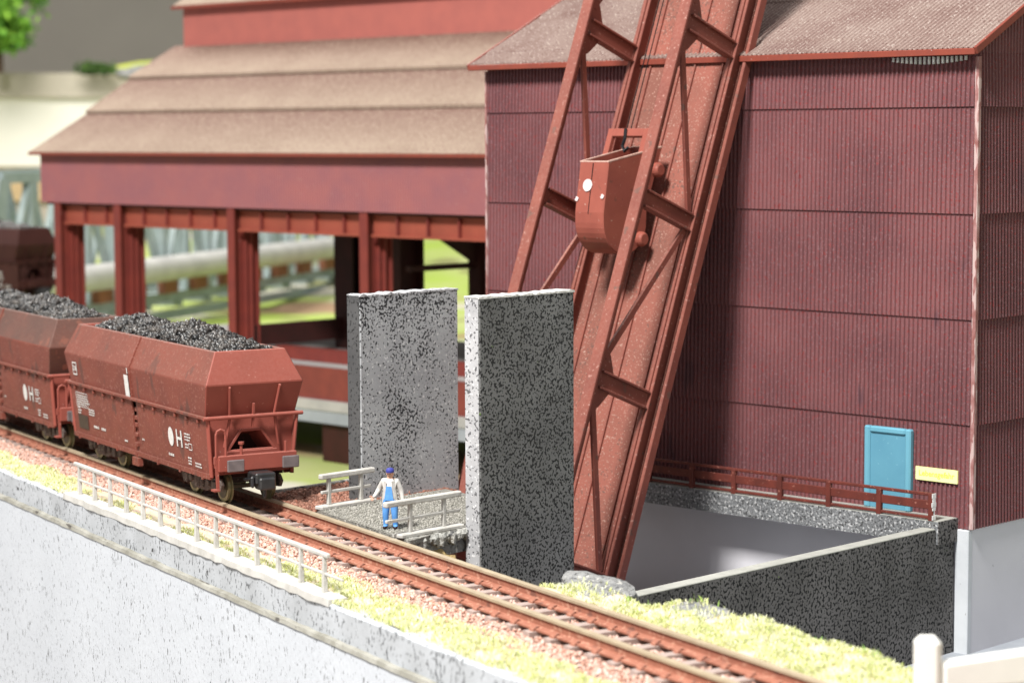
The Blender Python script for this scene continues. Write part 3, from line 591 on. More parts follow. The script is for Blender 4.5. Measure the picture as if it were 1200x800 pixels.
# skip bucket (side profile in l,d extruded across u)
t = Thing('skip_bucket', 'red rounded skip bucket with pale chips hanging in the lattice hoist', 'skip bucket', FR_B, (-54.1, 60.5, 7.2))
BU0, BU1 = -54.62, -53.26
prof = [(59.25, 11.12), (58.96, 9.35)]
c0 = (60.12, 8.98); ra = 1.16
for i in range(19):
    a_ = radians(180+i*9.4); prof.append((c0[0]+ra*cos(a_)*1.0, c0[1]+ra*sin(a_)*.98))
prof += [(61.3, 9.5), (62.15, 11.62)]
inn = [(60.2+(p-60.2)*.93, 9.4+(q-9.4)*(.93 if q < 9.4 else 1.0)) for p, q in prof]
np_ = len(prof); g = MB(); f2 = lambda p, q, u: (u, p, q)
g.add([f2(p, q, BU0) for p, q in prof]+[f2(p, q, BU1) for p, q in prof], [(i, i+1, np_+i+1, np_+i) for i in range(np_-1)]+[tuple(range(np_))[::-1], tuple(range(np_, 2*np_))])
g.add([f2(p, q, BU0+.09) for p, q in inn]+[f2(p, q, BU1-.09) for p, q in inn], [(i, np_+i, np_+i+1, i+1) for i in range(np_-1)]+[tuple(range(np_)), tuple(range(np_, 2*np_))[::-1]])
t.part('bucket_body', g, M['bucket'], bevel=.03)
g = MB(); e0, e1 = Vector((0, *prof[0])), Vector((0, *prof[-1]))
for u in (BU0+.04, BU1-.04): g.beam((u, e0.y, e0.z+.01), (u, e1.y, e1.z+.01), .09, .05)
g.beam((BU0, e0.y+.03, e0.z+.015), (BU1, e0.y+.03, e0.z+.015), .08, .05); g.beam((BU0, e1.y-.03, e1.z+.01), (BU1, e1.y-.03, e1.z+.01), .08, .05)
t.part('bucket_rim', g, M['rim'])
g = MB(); us = -53.97
g.beam((us, 59.24-.012, 11.08), (us, 58.96-.012, 9.3), .03, .02, up=(1, 0, 0)); t.part('body_seam', g, M['black'])
def disc(g, u, z, r, off=.018, n=14, rnd=0):
    k = (11.12-z)/(11.12-9.35); v = 59.25-.29*k-off; rr = random.Random(int(r*1000))
    pts = [(u+r*(1+rnd*rr.uniform(-1, 1))*cos(2*pi*i/n), v-.35*r*sin(2*pi*i/n)*-.0, z+r*(1+rnd*rr.uniform(-1, 1))*sin(2*pi*i/n)) for i in range(n)]
    pts = [(x, 59.25-.29*((11.12-zz)/(11.12-9.35))-off, zz) for x, _, zz in pts]
    g.add(pts+[(x, v2-.02, zz) for x, v2, zz in pts], [tuple(range(n, 2*n))]+[(i, (i+1) % n, n+(i+1) % n, n+i) for i in range(n)])
g = MB(); disc(g, -54.12, 10.30, .22, rnd=.04); disc(g, -54.56, 9.8, .08, rnd=.3); disc(g, -53.36, 9.90, .08, rnd=.3); t.part('bare_patch', g, M['chip'])
for l_, d_ in ((11.4, .45), (8.8, .4)):
    g = MB(); p = Hp(0, l_, d_); g.cyl((-53.5, p[1], p[2]), (-53.12, p[1], p[2]), .27, n=18); g.cyl((-53.12, p[1], p[2]), (-53.02, p[1], p[2]), .27, .20, n=18); t.part('roller', g, M['bucket'], bevel=.02)
g = MB(); hb(g, -55.2, -54.95, 8.6, 12.65, 1.15, 1.35); hb(g, -53.5, -53.2, 8.6, 12.65, 1.15, 1.35); hb(g, -54.95, -53.5, 12.35, 12.65, 1.15, 1.35); t.part('lifting_frame', g, M['bucket'], bevel=.02)
p0 = Hp(-54.3, 12.6, 1.42); g = MB(); g.tube([p0, (p0[0]+.05, p0[1]-.1, p0[2]-.35), (p0[0]-.02, p0[1]-.15, p0[2]-.6), (p0[0]+.2, p0[1]-.3, p0[2]-.8), (p0[0]+.35, p0[1]-.25, p0[2]-.65)], .06, 6); t.part('hook', g, M['black'])

# ------------------------------------------------------------------ ore bunker
VB = 80.0; BL, BR = -119.2, -66.0
t = Thing('ore_bunker', 'long red bunker building on steel columns with stepped dusty roof, left of the silo', 'building', FR_B, (-93, 88, -6))
g = MB(); corr(g, BL, BR, 8.05, 11.15, lambda a, h, z: (a, VB-h, z), .2, .03, 0); g.box(BL, BR, VB+.02, VB+.25, 8.05, 11.1); t.part('fascia_wall', g, M['bfascia'])
g = MB().box(BL, BL+.2, VB+.3, 101, 8.05, 11.1); g.prism([(VB+.3, 11.1), (101, 11.1), (90.7, 17.8)], lambda p, q, tt: (tt, p, q), BL, BL+.2); t.part('gable_wall', g, M['bfascia'])
rp = [(79.62, 10.98), (83.88, 13.52), (87.22, 15.71), (90.75, 17.85)]
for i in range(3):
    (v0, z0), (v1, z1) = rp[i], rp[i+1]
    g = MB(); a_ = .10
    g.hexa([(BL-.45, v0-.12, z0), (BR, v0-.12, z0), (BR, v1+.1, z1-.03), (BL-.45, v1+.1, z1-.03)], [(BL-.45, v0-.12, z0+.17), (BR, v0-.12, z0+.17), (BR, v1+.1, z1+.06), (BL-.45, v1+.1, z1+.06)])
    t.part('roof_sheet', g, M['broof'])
t.part('eave_trim', MB().box(BL-.5, BR, 79.44, 79.49, 10.95, 11.13), M['trim'])
t.part('clerestory_wall', MB().box(-118.5, BR, 90.7, 91.0, 17.7, 20.4), M['bupper'])
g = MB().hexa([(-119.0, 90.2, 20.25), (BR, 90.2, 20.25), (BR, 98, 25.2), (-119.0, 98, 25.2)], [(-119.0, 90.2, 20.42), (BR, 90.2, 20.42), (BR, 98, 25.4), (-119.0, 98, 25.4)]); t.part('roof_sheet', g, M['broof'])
t.part('eave_trim', MB().box(-119.05, BR, 90.12, 90.18, 20.2, 20.42), M['trim'])
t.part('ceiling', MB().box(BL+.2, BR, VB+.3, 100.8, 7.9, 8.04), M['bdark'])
def hcol(u, v, m, w=.62, dp=1.0, z0=-.44, z1=8.04):
    g = MB(); g.box(u, u+w, v, v+.14, z0, z1); g.box(u, u+w, v+dp-.14, v+dp, z0, z1); g.box(u+w/2-.06, u+w/2+.06, v+.14, v+dp-.14, z0, z1); return g
for u in (-117.95, -111.75, -100.95, -89.75, -78.6):
    t.part('column', hcol(u, VB+.05, 0), M['bsteel'], bevel=.02)
    t.part('column', hcol(u+.38, VB+1.15, 0, .42, .6, z1=6.9), M['bsteel'], bevel=.02)
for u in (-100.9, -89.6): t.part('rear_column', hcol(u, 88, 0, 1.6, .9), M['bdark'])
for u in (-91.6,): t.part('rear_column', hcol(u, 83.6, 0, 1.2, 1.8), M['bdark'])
cols = [-117.95, -111.75, -100.95, -89.75, -78.6, -67]
for i in range(5):
    a0, a1 = cols[i]+.62, cols[i+1]
    g = MB().box(a0, a1, VB+.55, VB+.65, 6.85, 7.98); g.box(a0, a1, VB+.35, VB+.85, 6.72, 6.85); g.box(a0, a1, VB+.4, VB+.8, 7.86, 8.0); b_ = t.part('portal_beam', g, M['bbeam'])
    nst = 2 if i == 0 else 4
    for k in range(1, nst+1):
        uu = a0+(a1-a0)*k/(nst+.55)-.3*(i > 0); q = MB().box(uu-.05, uu+.05, VB+.33, VB+.55, 6.86, 7.85); t.part('stiffener', q, M['bsteel'], parent=b_)
t.part('girder', MB().box(BL, BR, VB+.0, VB+.3, -2.2, -.45), M['bgird'])
g = MB().box(BL, BR, VB+.3, 96, -.75, -.46); t.part('platform', g, M['concrete'])
t.part('base_beam', MB().box(BL, BR, VB-.25, 96, -2.75, -2.21), M['concrete'])
t.part('base_beam', MB().box(BL, BR, VB-.2, 96, -3.44, -2.76), M['concrete_b'])
t.part('rail_beam', MB().box(-99, BR, VB+1.9, VB+2.6, -.45, .25), M['bsteel'])
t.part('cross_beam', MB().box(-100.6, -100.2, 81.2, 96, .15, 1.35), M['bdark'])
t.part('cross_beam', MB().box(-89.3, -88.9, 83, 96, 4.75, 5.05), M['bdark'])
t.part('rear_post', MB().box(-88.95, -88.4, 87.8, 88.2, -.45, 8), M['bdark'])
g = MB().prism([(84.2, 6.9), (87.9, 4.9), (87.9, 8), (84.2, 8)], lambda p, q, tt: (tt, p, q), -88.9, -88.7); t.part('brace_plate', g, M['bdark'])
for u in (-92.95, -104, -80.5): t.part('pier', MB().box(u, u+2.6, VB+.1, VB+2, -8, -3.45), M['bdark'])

# ------------------------------------------------------------------ hopper wagons
def wagon(name, label, cat, fr, base, group, m_up, m_side, m_end, detail=True):
    t = Thing(name, label, cat, fr, (0, 0, 0), group)
    L1, LT_, LB_ = 6.95, 6.60, 6.52
    rings = [(LB_, 1.62, 2.88), (L1, 1.74, 3.98), (LT_, 1.26, 5.05), (LT_-.14, 1.14, 5.05), (LT_-.25, 1.05, 4.2)]
    g = MB(); vs = []
    for x, y, z in rings: vs += [(-x, -y, z), (x, -y, z), (x, y, z), (-x, y, z)]
    fs = []
    ms = []
    for k in range(4):
        for j in range(4): fs.append((k*4+j, k*4+(j+1) % 4, (k+1)*4+(j+1) % 4, (k+1)*4+j)); ms.append(0 if k >= 1 and j in (0, 2) else (1 if j in (1, 3) else 2))
    g.add(vs, fs); g.m = ms
    g.box(-6.5, 6.5, -1.5, 1.5, 2.82, 2.875)
    hop = t.part('hopper', g, [m_up, m_end, m_side], bevel=.03)
    for sy in (-1, 1):
        for x0, x1 in ((-6.62, -.22), (.22, 6.62)):
            g = MB(); g.hexa([(x0, sy*1.45, .96), (x1, sy*1.45, .96), (x1, sy*1.39, .96), (x0, sy*1.39, .96)], [(x0, sy*1.62, 2.84), (x1, sy*1.62, 2.84), (x1, sy*1.56, 2.84), (x0, sy*1.56, 2.84)])
            t.part('side_panel', g, m_side)
        g = MB(); g.box(-6.75, 6.75, sy*1.67-.06, sy*1.67+.06, 2.82, 2.93)
        for i in range(-6, 7):
            if i: g.box(i-.06, i+.06, min(sy*1.58, sy*1.70), max(sy*1.58, sy*1.70), 2.66, 2.82)
        t.part('side_rail', g, m_side, bevel=.02)
        g = MB(); g.hexa([(-6.6, sy*1.47-.05, .84), (6.6, sy*1.47-.05, .84), (6.6, sy*1.47+.05, .84), (-6.6, sy*1.47+.05, .84)], [(-6.6, sy*1.47-.05, 1.00), (6.6, sy*1.47-.05, 1.00), (6.6, sy*1.47+.05, 1.00), (-6.6, sy*1.47+.05, 1.00)])
        for i in range(-3, 4): g.box(i*2-.05, i*2+.05, sy*1.48-.06, sy*1.48+.08, .78, .96)
        t.part('sill', g, m_side)
        g = MB(); g.box(-.20, .20, sy*1.40-.04, sy*1.40+.04, .8, 2.85)
        for z_ in (2.5, 2.2, 1.95, 1.6, 1.25): g.box(-.13, .10, sy*1.47-.07, sy*1.47+.07, z_-.08, z_+.07)
        g.box(-.28, .3, sy*1.50-.1, sy*1.50+.1, .5, .8); g.beam((0, sy*1.66, 2.85), (0, sy*1.765, 3.98), .09, .04, up=(1, 0, 0)); g.beam((0, sy*1.765, 3.98), (0, sy*1.28, 5.05), .09, .04, up=(1, 0, 0))
        t.part('centre_post', g, m_side, bevel=.015)
    for sx in (-1, 1):
        X = lambda x: sx*x
        def bx(g, x0, x1, y0, y1, z0, z1): g.box(min(X(x0), X(x1)), max(X(x0), X(x1)), y0, y1, z0, z1)
        # end wall with trapezoid mouth
        g = MB(); xa = 6.5
        O = [(-1.40, .95), (1.40, .95), (1.60, 2.86), (-1.60, 2.86)]; I = [(-.85, 1.72), (.85, 1.72), (.36, 2.40), (-.36, 2.40)]
        g.add([(X(xa), y, z) for y, z in O]+[(X(xa), y, z) for y, z in I]+[(X(xa-.9), y*.9, z-.25) for y, z in I], [(0, 1, 5, 4), (1, 2, 6, 5), (2, 3, 7, 6), (3, 0, 4, 7), (4, 5, 9, 8), (5, 6, 10, 9), (6, 7, 11, 10), (7, 4, 8, 11), (8, 9, 10, 11)]); g.m = [0]*8+[1]
        t.part('end_wall', g, [m_end, M['wagon_in']])
        g = MB(); 
        for a_, b_ in zip(I, I[1:]+I[:1]): g.beam((X(xa+.03), *a_), (X(xa+.03), *b_), .09, .09, up=(1, 0, 0))
        g.beam((X(xa+.1), -.9, 1.66), (X(xa+.1), .9, 1.66), .10, .14)
        t.part('mouth_frame', g, m_end, bevel=.015)
        g = MB(); g.cyl((X(6.78), -1.78, 2.88), (X(6.78), 1.78, 2.88), .07, n=10); t.part('cross_bar', g, m_end)
        for sy in (-1, 1):
            g = MB(); g.beam((X(6.72), sy*1.60, 2.86), (X(6.60), sy*1.44, .90), .14, .10); t.part('end_post', g, m_end, bevel=.02)
            g = MB(); g.beam((X(6.95), sy*.90, 3.90), (X(6.66), sy*.80, 2.9), .08, .10); g.beam((X(6.70), sy*.80, 2.86), (X(6.6), sy*.98, 1.85), .08, .10); t.part('end_rib', g, m_end, bevel=.02)
        g = MB(); g.beam((X(6.82), 0, 3.3), (X(6.70), 0, 2.5), .06, .10); t.part('end_rib', g, m_end)
        g = MB(); bx(g, 6.92, 7.12, -1.40, 1.40, 1.14, 1.66); bx(g, 6.3, 6.95, -1.38, -1.2, 1.2, 1.6); bx(g, 6.3, 6.95, 1.2, 1.38, 1.2, 1.6); bx(g, 6.35, 6.95, -1.2, 1.2, 1.2, 1.28); bmm = t.part('buffer_beam', g, m_end, bevel=.02)
        for sy in (-1, 1):
            g = MB(); g.cyl((X(7.1), sy*.98, 1.38), (X(7.5), sy*.98, 1.38), .12, n=10); bx(g, 7.5, 7.58, sy*.98-.30, sy*.98+.30, 1.18, 1.58); t.part('buffer', g, M['buffer'], bevel=.03)
        g = MB(); bx(g, 7.0, 7.75, -.36, .36, .72, 1.10); bx(g, 7.4, 7.9, -.28, .28, .55, .95); bx(g, 6.6, 7.1, -.12, .12, .6, .9); bx(g, 7.55, 7.68, -.5, -.36, .62, 1.0); bx(g, 7.2, 7.35, -.62, -.36, .82, .92); bx(g, 7.6, 7.7, -.09, .05, .25, .6); t.part('coupler', g, M['coupler'], bevel=.05)
        # hand rail loop and step, at the left corner as seen from the end
        sy = -sx
        g = MB(); yy = sy*1.28; g.tube([(X(7.02), yy-.17, 1.6), (X(7.02), yy-.17, 2.35), (X(7.02), yy-.12, 2.48), (X(7.02), yy, 2.53), (X(7.02), yy+.12, 2.48), (X(7.02), yy+.17, 2.35), (X(7.02), yy+.17, 1.6)], .045, 6); t.part('handrail', g, m_end)
        g = MB(); bx(g, 6.9, 7.2, sy*1.5-.1, sy*1.5+.1, .52, .58); g.beam((X(7.02), sy*1.40, .55), (X(7.02), sy*1.44, 1.5), .10, .06, up=(1, 0, 0)); bx(g, 6.95, 7.05, sy*1.40-.12, sy*1.40+.06, 1.4, 1.62); t.part('step', g, m_end)
        g = MB(); g.cyl((X(7.0), -sy*-.55, 1.6), (X(7.0), -sy*-.55, 2.0), .05, n=8); g.cyl((X(7.0), -sy*-.55, 2.0), (X(7.0), -sy*-.55, 2.08), .10, n=8); g.cyl((X(7.0), sy*-1.05, 1.6), (X(7.0), sy*-1.05, 2.0), .05, n=8); t.part('lever', g, m_end)
    for bx0 in (4.9, -4.5):
        g = MB()
        for sy in (-1, 1):
            y = sy*1.06; g.prism([(-1.75, .62), (-1.55, .82), (-.5, .80), (-.3, .95), (.3, .95), (.5, .80), (1.55, .82), (1.75, .62), (1.6, .40), (.9, .44), (.45, .28), (-.45, .28), (-.9, .44), (-1.6, .40)], lambda p, q, tt: (bx0+p, tt, q), y-.06, y+.06)
            for q in (-1.22, 1.22): g.box(bx0+q-.17, bx0+q+.17, y+sy*.05-.09, y+sy*.05+.11, .38, .70)
            for q in (-.22, 0, .22): g.cyl((bx0+q, y+sy*.1, .38), (bx0+q, y+sy*.1, .8), .08, n=8)
            for q in (-.75, .75): g.cyl((bx0+q, y-.02, .6), (bx0+q, y+sy*.16, .6), .13, n=8)
        g.box(bx0-.4, bx0+.4, -1.0, 1.0, .45, .85)
        bo = t.part('bogie', g, M['bogie'], bevel=.015)
        for q in (-1.22, 1.22):
            g = MB()
            for y in (-.80, .80):
                sgn = 1 if y > 0 else -1
                g.cyl((bx0+q, y-.06, .48), (bx0+q, y+.06, .48), .48, n=24, mi=1); g.cyl((bx0+q, y-sgn*.10, .48), (bx0+q, y-sgn*.06, .48), .56, n=24, mi=1); g.cyl((bx0+q, y+sgn*.061, .48), (bx0+q, y+sgn*.075, .48), .36, n=20)
            g.cyl((bx0+q, -1.0, .48), (bx0+q, 1.0, .48), .08, n=8)
            t.part('wheelset', g, [M['wheel'], M['wheelrim']], parent=bo)
    g = MB().box(-6.2, 6.2, -1.3, 1.3, .8, 1.0); t.part('underframe', g, M['wagon_in'])
    if detail:
        def sp(x, z, e=.025):      # point on lower side panel, near side (-y)
            return (x, -(1.45+(z-.96)/1.88*.17)-e, z)
        yd = Vector((0, -.17, 1.88)).normalized()
        g = MB(); n = 20; c = Vector(sp(3.35, 1.92)); g.add([c+Vector((.24*cos(2*pi*i/n), 0, 0))+yd*.33*sin(2*pi*i/n) for i in range(n)], [tuple(range(n))])
        h = text_mb('H', .82, sp(4.1, 1.90), (1, 0, 0), yd, .012); g.add(h.v, h.f)
        def bar(x, z, w_, h_): p = Vector(sp(x, z)); g.add([p+Vector((-w_/2, 0, 0))-yd*h_/2, p+Vector((w_/2, 0, 0))-yd*h_/2, p+Vector((w_/2, 0, 0))+yd*h_/2, p+Vector((-w_/2, 0, 0))+yd*h_/2], [(0, 1, 2, 3)])
        r = random.Random(1)
        def fake(x, z, wtot, rows, rh=.10, hh=.055):
            for k in range(rows):
                xx = x
                while xx < x+wtot-.06:
                    ww = r.uniform(.05, .14); bar(xx+ww/2, z-k*rh, ww, hh); xx += ww+.035
        fake(4.6, 2.16, .5, 3); fake(4.6, 1.80, .3, 2); fake(4.75, 1.36, .3, 3); fake(5.35, 1.25, .55, 2); fake(3.0, 1.28, .5, 1, hh=.09); fake(.55, 1.5, .3, 1)
        for (x, z) in ((5.05, 1.75),): [bar(x, z+d, .3, .03) for d in (-.1, .1)]+[bar(x+d, z, .03, .22) for d in (-.14, .14)]
        fake(-4.4, 1.40, .5, 1, hh=.09); fake(-3.6, 1.40, .5, 1, hh=.09); bar(-1.1, 1.25, .3, .06)
        fake(-6.0, 2.45, 1.1, 5, .085, .05); fake(-6.0, 1.98, .35, 3); fake(-4.9, 2.3, .2, 2); fake(-4.8, 2.0, .6, 3, .09)
        for d in (2.55, 2.03): bar(-5.45, d, 1.25, .025)
        for d in (-6.06, -4.84): bar(d, 2.29, .025, .54)
        t.part('lettering', g, M['print'], kind='stuff')
        p = [Vector(sp(-6.05, 1.2)), Vector(sp(-5.0, 1.2)), Vector(sp(-5.0, 1.72)), Vector(sp(-6.05, 1.72))]; g = MB().add(p, [(0, 1, 2, 3)]); t.part('notice_board', g, M['board'])
        # emblem and tall plate on the upper side
        def su(x, z, e=.03): return (x, -(1.62+(z-2.88)/1.10*.12)-e, z)
        yu = Vector((0, -.12, 1.1)).normalized(); c = Vector(su(-5.85, 3.45)); g = MB()
        for dx, dz, w_, h_ in ((0, .22, .42, .05), (0, -.22, .42, .05), (-.19, 0, .05, .40), (.19, 0, .05, .40)): g.add([c+Vector((dx-w_/2, 0, 0))+yu*(dz-h_/2), c+Vector((dx+w_/2, 0, 0))+yu*(dz-h_/2), c+Vector((dx+w_/2, 0, 0))+yu*(dz+h_/2), c+Vector((dx-w_/2, 0, 0))+yu*(dz+h_/2)], [(0, 1, 2, 3)])
        h = text_mb('DB', .27, c, (1, 0, 0), yu, .004); g.add(h.v, h.f)
        t.part('railway_emblem', g, M['print'])
        g = MB(); c = Vector(su(-.38, 3.28, .05)); g.add([c+Vector((a_*.20, 0, 0))+yu*b_*.42 for a_, b_ in ((-1, -1), (1, -1), (1, 1), (-1, 1))], [(0, 1, 2, 3)]); c = Vector(su(-.2, 3.86, .05)); g.add([c+Vector((a_*.04, 0, 0))+yu*b_*.10 for a_, b_ in ((-1, -1), (1, -1), (1, 1), (-1, 1))], [(0, 1, 2, 3)])
        t.part('data_plate', g, M['print'])
    t.o.location = fw(fr, base); return t
M['plate_w'] = M['print']
def coal(label, loc, rot):
    def hz(x, y): return 4.78+(.62*math.exp(-((x+3.4)/2.1)**2)+.72*math.exp(-((x-1.6)/2.3)**2)+.28*math.exp(-((x-5)/2)**2))*(1-.55*(y/1.0)**2)+.06*sin(5*x+3*y)
    g = MB(); nx, ny = 50, 9
    g.add([(-6.42+12.84*i/nx, -1.06+2.12*j/ny, hz(-6.42+12.84*i/nx, -1.06+2.12*j/ny)-.06) for i in range(nx+1) for j in range(ny+1)], [(i*(ny+1)+j, (i+1)*(ny+1)+j, (i+1)*(ny+1)+j+1, i*(ny+1)+j+1) for i in range(nx) for j in range(ny)])
    pts = []
    for _ in range(5200):
        x = random.uniform(-6.25, 6.2); y = random.uniform(-1.05, 1.05); pts.append((x, y, hz(x, y)+random.uniform(-.06, .09)))
    o = stones('coal_load', pts, .125, M['coal'], label, 'coal')
    bm_ = g.mesh((0, 0, 0)); import bmesh
    b = bmesh.new(); b.from_mesh(o.data); b.from_mesh(bm_); b.to_mesh(o.data); b.free()
    o.location = loc; o.rotation_euler = (0, 0, rot); return o
WX = [(-9.15, 1.0), (-24.75, 1.0)]
w1 = wagon('hopper_wagon', 'red four-axle hopper wagon loaded with coal, front one nearest the footpath', 'railway wagon', FR_T, (*WX[0], 0), 'coal hopper wagons on the near track', M['wagon'], M['wagon'], M['wagon_end'])
w2 = copy_tree(w1.o); w2['label'] = 'hopper wagon with sooty brown upper sides, second in the train at the left edge'; w2.location = fw(FR_T, (*WX[1], 0))
for c in w2.children:
    if c.name.startswith('hopper'):
        c.data = c.data.copy(); c.data.materials[0] = M['wagon_dirty']; c.data.materials[1] = M['wagon_dirty']; c['label'] = 'sooty brown hopper'
coal('heap of black coal filling the front hopper wagon', fw(FR_T, (*WX[0], 0)), FR_T[1])
c1 = bpy.data.objects['coal_load']; c2 = c1.copy(); COL.objects.link(c2); c2['label'] = 'heap of black coal in the second hopper wagon at the left edge'; c2.location = fw(FR_T, (*WX[1], 0))
# far wagon, out of focus at the left
w3 = copy_tree(w1.o); w3['label'] = 'dark brown coal wagon far back at the left edge, out of focus'; del w3['group']; w3.location = (-36.9, 154.3, 1.0); w3.rotation_euler = (0, 0, radians(-38))
def recol(o):
    for c in o.children:
        c.data = c.data.copy()
        if c.name.split('.')[0] not in ('lettering', 'wheelset', 'coupler', 'data_plate', 'railway_emblem'):
            for i in range(len(c.data.materials)): c.data.materials[i] = M['farwagon']
        recol(c)
recol(w3)
c3 = c1.copy(); COL.objects.link(c3); c3['label'] = 'coal in the dark out-of-focus wagon far back on the left'; c3.location = w3.location; c3.rotation_euler = w3.rotation_euler
single('wagon_ramp', MB().box(-16, 14, -2.2, 2.2, -8, 0), M['brownboard'], (Vector((-36.9, 154.3, .95)), radians(-38)), (0, 0, 0), kind='structure')

# ------------------------------------------------------------------ person
PT = 1.24
def person():
    fx = fw(FR_B, (-50.95, 46.62, -.02)); yaw = radians(-12)
    t = Thing('person', 'worker in blue overalls, grey jacket and blue cap standing on the footpath', 'person', (fx, yaw), (0, 0, 0))
    t.o.location = fx; t.o.rotation_euler = (0, 0, yaw); t.o.scale = (1.1, 1.1, 1.03)
    # x: viewer's right, y: away, z up. skeleton
    J = {'pel': (0, 0, .98, .165, .13), 'waist': (0, .0, 1.13, .155, .12), 'chest': (0, .01, 1.36, .19, .13), 'neckb': (0, .01, 1.53, .085, .08), 'neck': (0, 0, 1.60, .06, .062), 'head': (0, -.01, 1.70, .085, .10), 'crown': (0, -.005, 1.80, .07, .085),
         'hipL': (-.10, 0, .90, .105, .11), 'kneeL': (-.135, -.02, .50, .075, .08), 'ankL': (-.14, .02, .12, .055, .06), 'toeL': (-.16, -.13, .055, .045, .04),
         'hipR': (.10, 0, .90, .105, .11), 'kneeR': (.13, -.03, .50, .075, .08), 'ankR': (.14, .02, .12, .055, .06), 'toeR': (.17, -.13, .055, .045, .04),
         'shL': (-.20, .01, 1.47, .085, .085), 'elL': (-.34, .03, 1.20, .062, .062), 'wrL': (-.40, -.20, 1.04, .046, .046), 'haL': (-.43, -.27, 1.0, .046, .034),
         'shR': (.20, .01, 1.47, .085, .085), 'elR': (.31, .04, 1.18, .062, .062), 'wrR': (.37, -.04, .93, .042, .042), 'haR': (.38, -.07, .85, .028, .042)}
    E_ = [('pel', 'waist'), ('waist', 'chest'), ('chest', 'neckb'), ('neckb', 'neck'), ('neck', 'head'), ('head', 'crown'), ('pel', 'hipL'), ('hipL', 'kneeL'), ('kneeL', 'ankL'), ('ankL', 'toeL'), ('pel', 'hipR'), ('hipR', 'kneeR'), ('kneeR', 'ankR'), ('ankR', 'toeR'),
          ('chest', 'shL'), ('shL', 'elL'), ('elL', 'wrL'), ('wrL', 'haL'), ('chest', 'shR'), ('shR', 'elR'), ('elR', 'wrR'), ('wrR', 'haR')]
    def skin_mesh(J, E_, root, sub=2):
        ks = list(J); me = bpy.data.meshes.new('sk'); me.from_pydata([J[k][:3] for k in ks], [(ks.index(a), ks.index(b)) for a, b in E_], [])
        ob = bpy.data.objects.new('sk', me); COL.objects.link(ob); ob.modifiers.new('s', 'SKIN')
        sv = me.skin_vertices[0].data
        for i, k in enumerate(ks): sv[i].radius = (J[k][3]*PT, J[k][4]*PT); sv[i].use_root = (k == root)
        m = ob.modifiers.new('u', 'SUBSURF'); m.levels = sub; m.render_levels = sub
        dg = bpy.context.evaluated_depsgraph_get(); dg.update(); out = bpy.data.meshes.new_from_object(ob.evaluated_get(dg)); bpy.data.objects.remove(ob); return out
    me = skin_mesh(J, E_, 'pel'); me.name = 'body'; me.materials.clear()
    for m in ('overall', 'jacket', 'shirt', 'skin', 'shoe'): me.materials.append(M[m])
    for p in me.polygons:
        x, y, z = p.center; ax = abs(x); i = 0
        if z < .12: i = 4
        elif z > 1.555 and ax < .13: i = 3
        elif ax > .345 and z < 1.01 and (x < -.36 or z < .90): i = 3
        elif z > .93 or (ax > .25 and z > .80):
            i = 1
            if ax < .085 and y < -.03: i = 2
        p.material_index = i; p.use_smooth = True
    o = bpy.data.objects.new('body', me); COL.objects.link(o); o.parent = t.o
    # open jacket flaps
    for sx in (-1, 1):
        g = MB(); pr = []
        for k in range(7):
            z = 1.50-.66*k/6; w_ = .165+.012*k; yb = -.155+.01*k
            pr += [(sx*(.075+.004*k), yb-.012, z), (sx*w_*.85, yb+.03, z), (sx*(w_+.035), .0, z), (sx*w_*.85, yb+.018, z), (sx*(.075+.004*k), yb+.004, z)]
        g.add(pr, [(k*5+j, k*5+j+1, (k+1)*5+j+1, (k+1)*5+j) for k in range(6) for j in range(4)]); t.part('jacket_flap', g, M['jacket'], smooth=True)
    g = MB(); bb = []
    for k in range(6):
        z = 1.34-.42*k/5; w_ = .075+.012*k
        bb += [(-w_, -.150-.004*k, z), (0, -.172-.002*k, z), (w_, -.150-.004*k, z)]
    g.add(bb, [(k*3+j, k*3+j+1, (k+1)*3+j+1, (k+1)*3+j) for k in range(5) for j in range(2)]); t.part('bib', g, M['overall'])
    # cap
    g = MB(); n = 18; cz = 1.745
    R_ = [(.112, .125, 0), (.118, .13, .04), (.108, .12, .09), (.07, .08, .125), (.0, .0, .135)]
    vs = []
    for rx, ry, dz in R_: vs += [(rx*cos(2*pi*i/n), ry*sin(2*pi*i/n)-.005, cz+dz) for i in range(n)]
    g.add(vs, [(k*n+i, k*n+(i+1) % n, (k+1)*n+(i+1) % n, (k+1)*n+i) for k in range(4) for i in range(n)])
    g.add([(.09*cos(a_), -.08-.12*abs(sin(a_)), cz+.005) for a_ in [pi*i/8 for i in range(9)]]+[(.09*cos(a_), -.08-.12*abs(sin(a_)), cz+.025) for a_ in [pi*i/8 for i in range(9)]], [tuple(range(9)), tuple(range(9, 18))[::-1]]+[(i, i+1, 10+i, 9+i) for i in range(8)])
    t.part('cap', g, M['cap'], smooth=True)
    g = MB(); g.tube([(0, -.105, 1.69), (0, -.135, 1.665), (0, -.11, 1.65)], [.012, .018, .012], 6)
    for sx in (-1, 1): g.tube([(sx*.088, -.005, 1.665), (sx*.10, 0, 1.69), (sx*.09, 0, 1.715)], .016, 6)
    t.part('nose_and_ears', g, M['skin'], smooth=True)
    g = MB()
    for sx in (-1, 1): g.cyl((sx*.034, -.098, 1.705), (sx*.034, -.109, 1.705), .010, n=8)
    g.beam((-.025, -.108, 1.632), (.025, -.108, 1.632), .008, .008); t.part('eyes_and_mouth', g, M['shoe'])
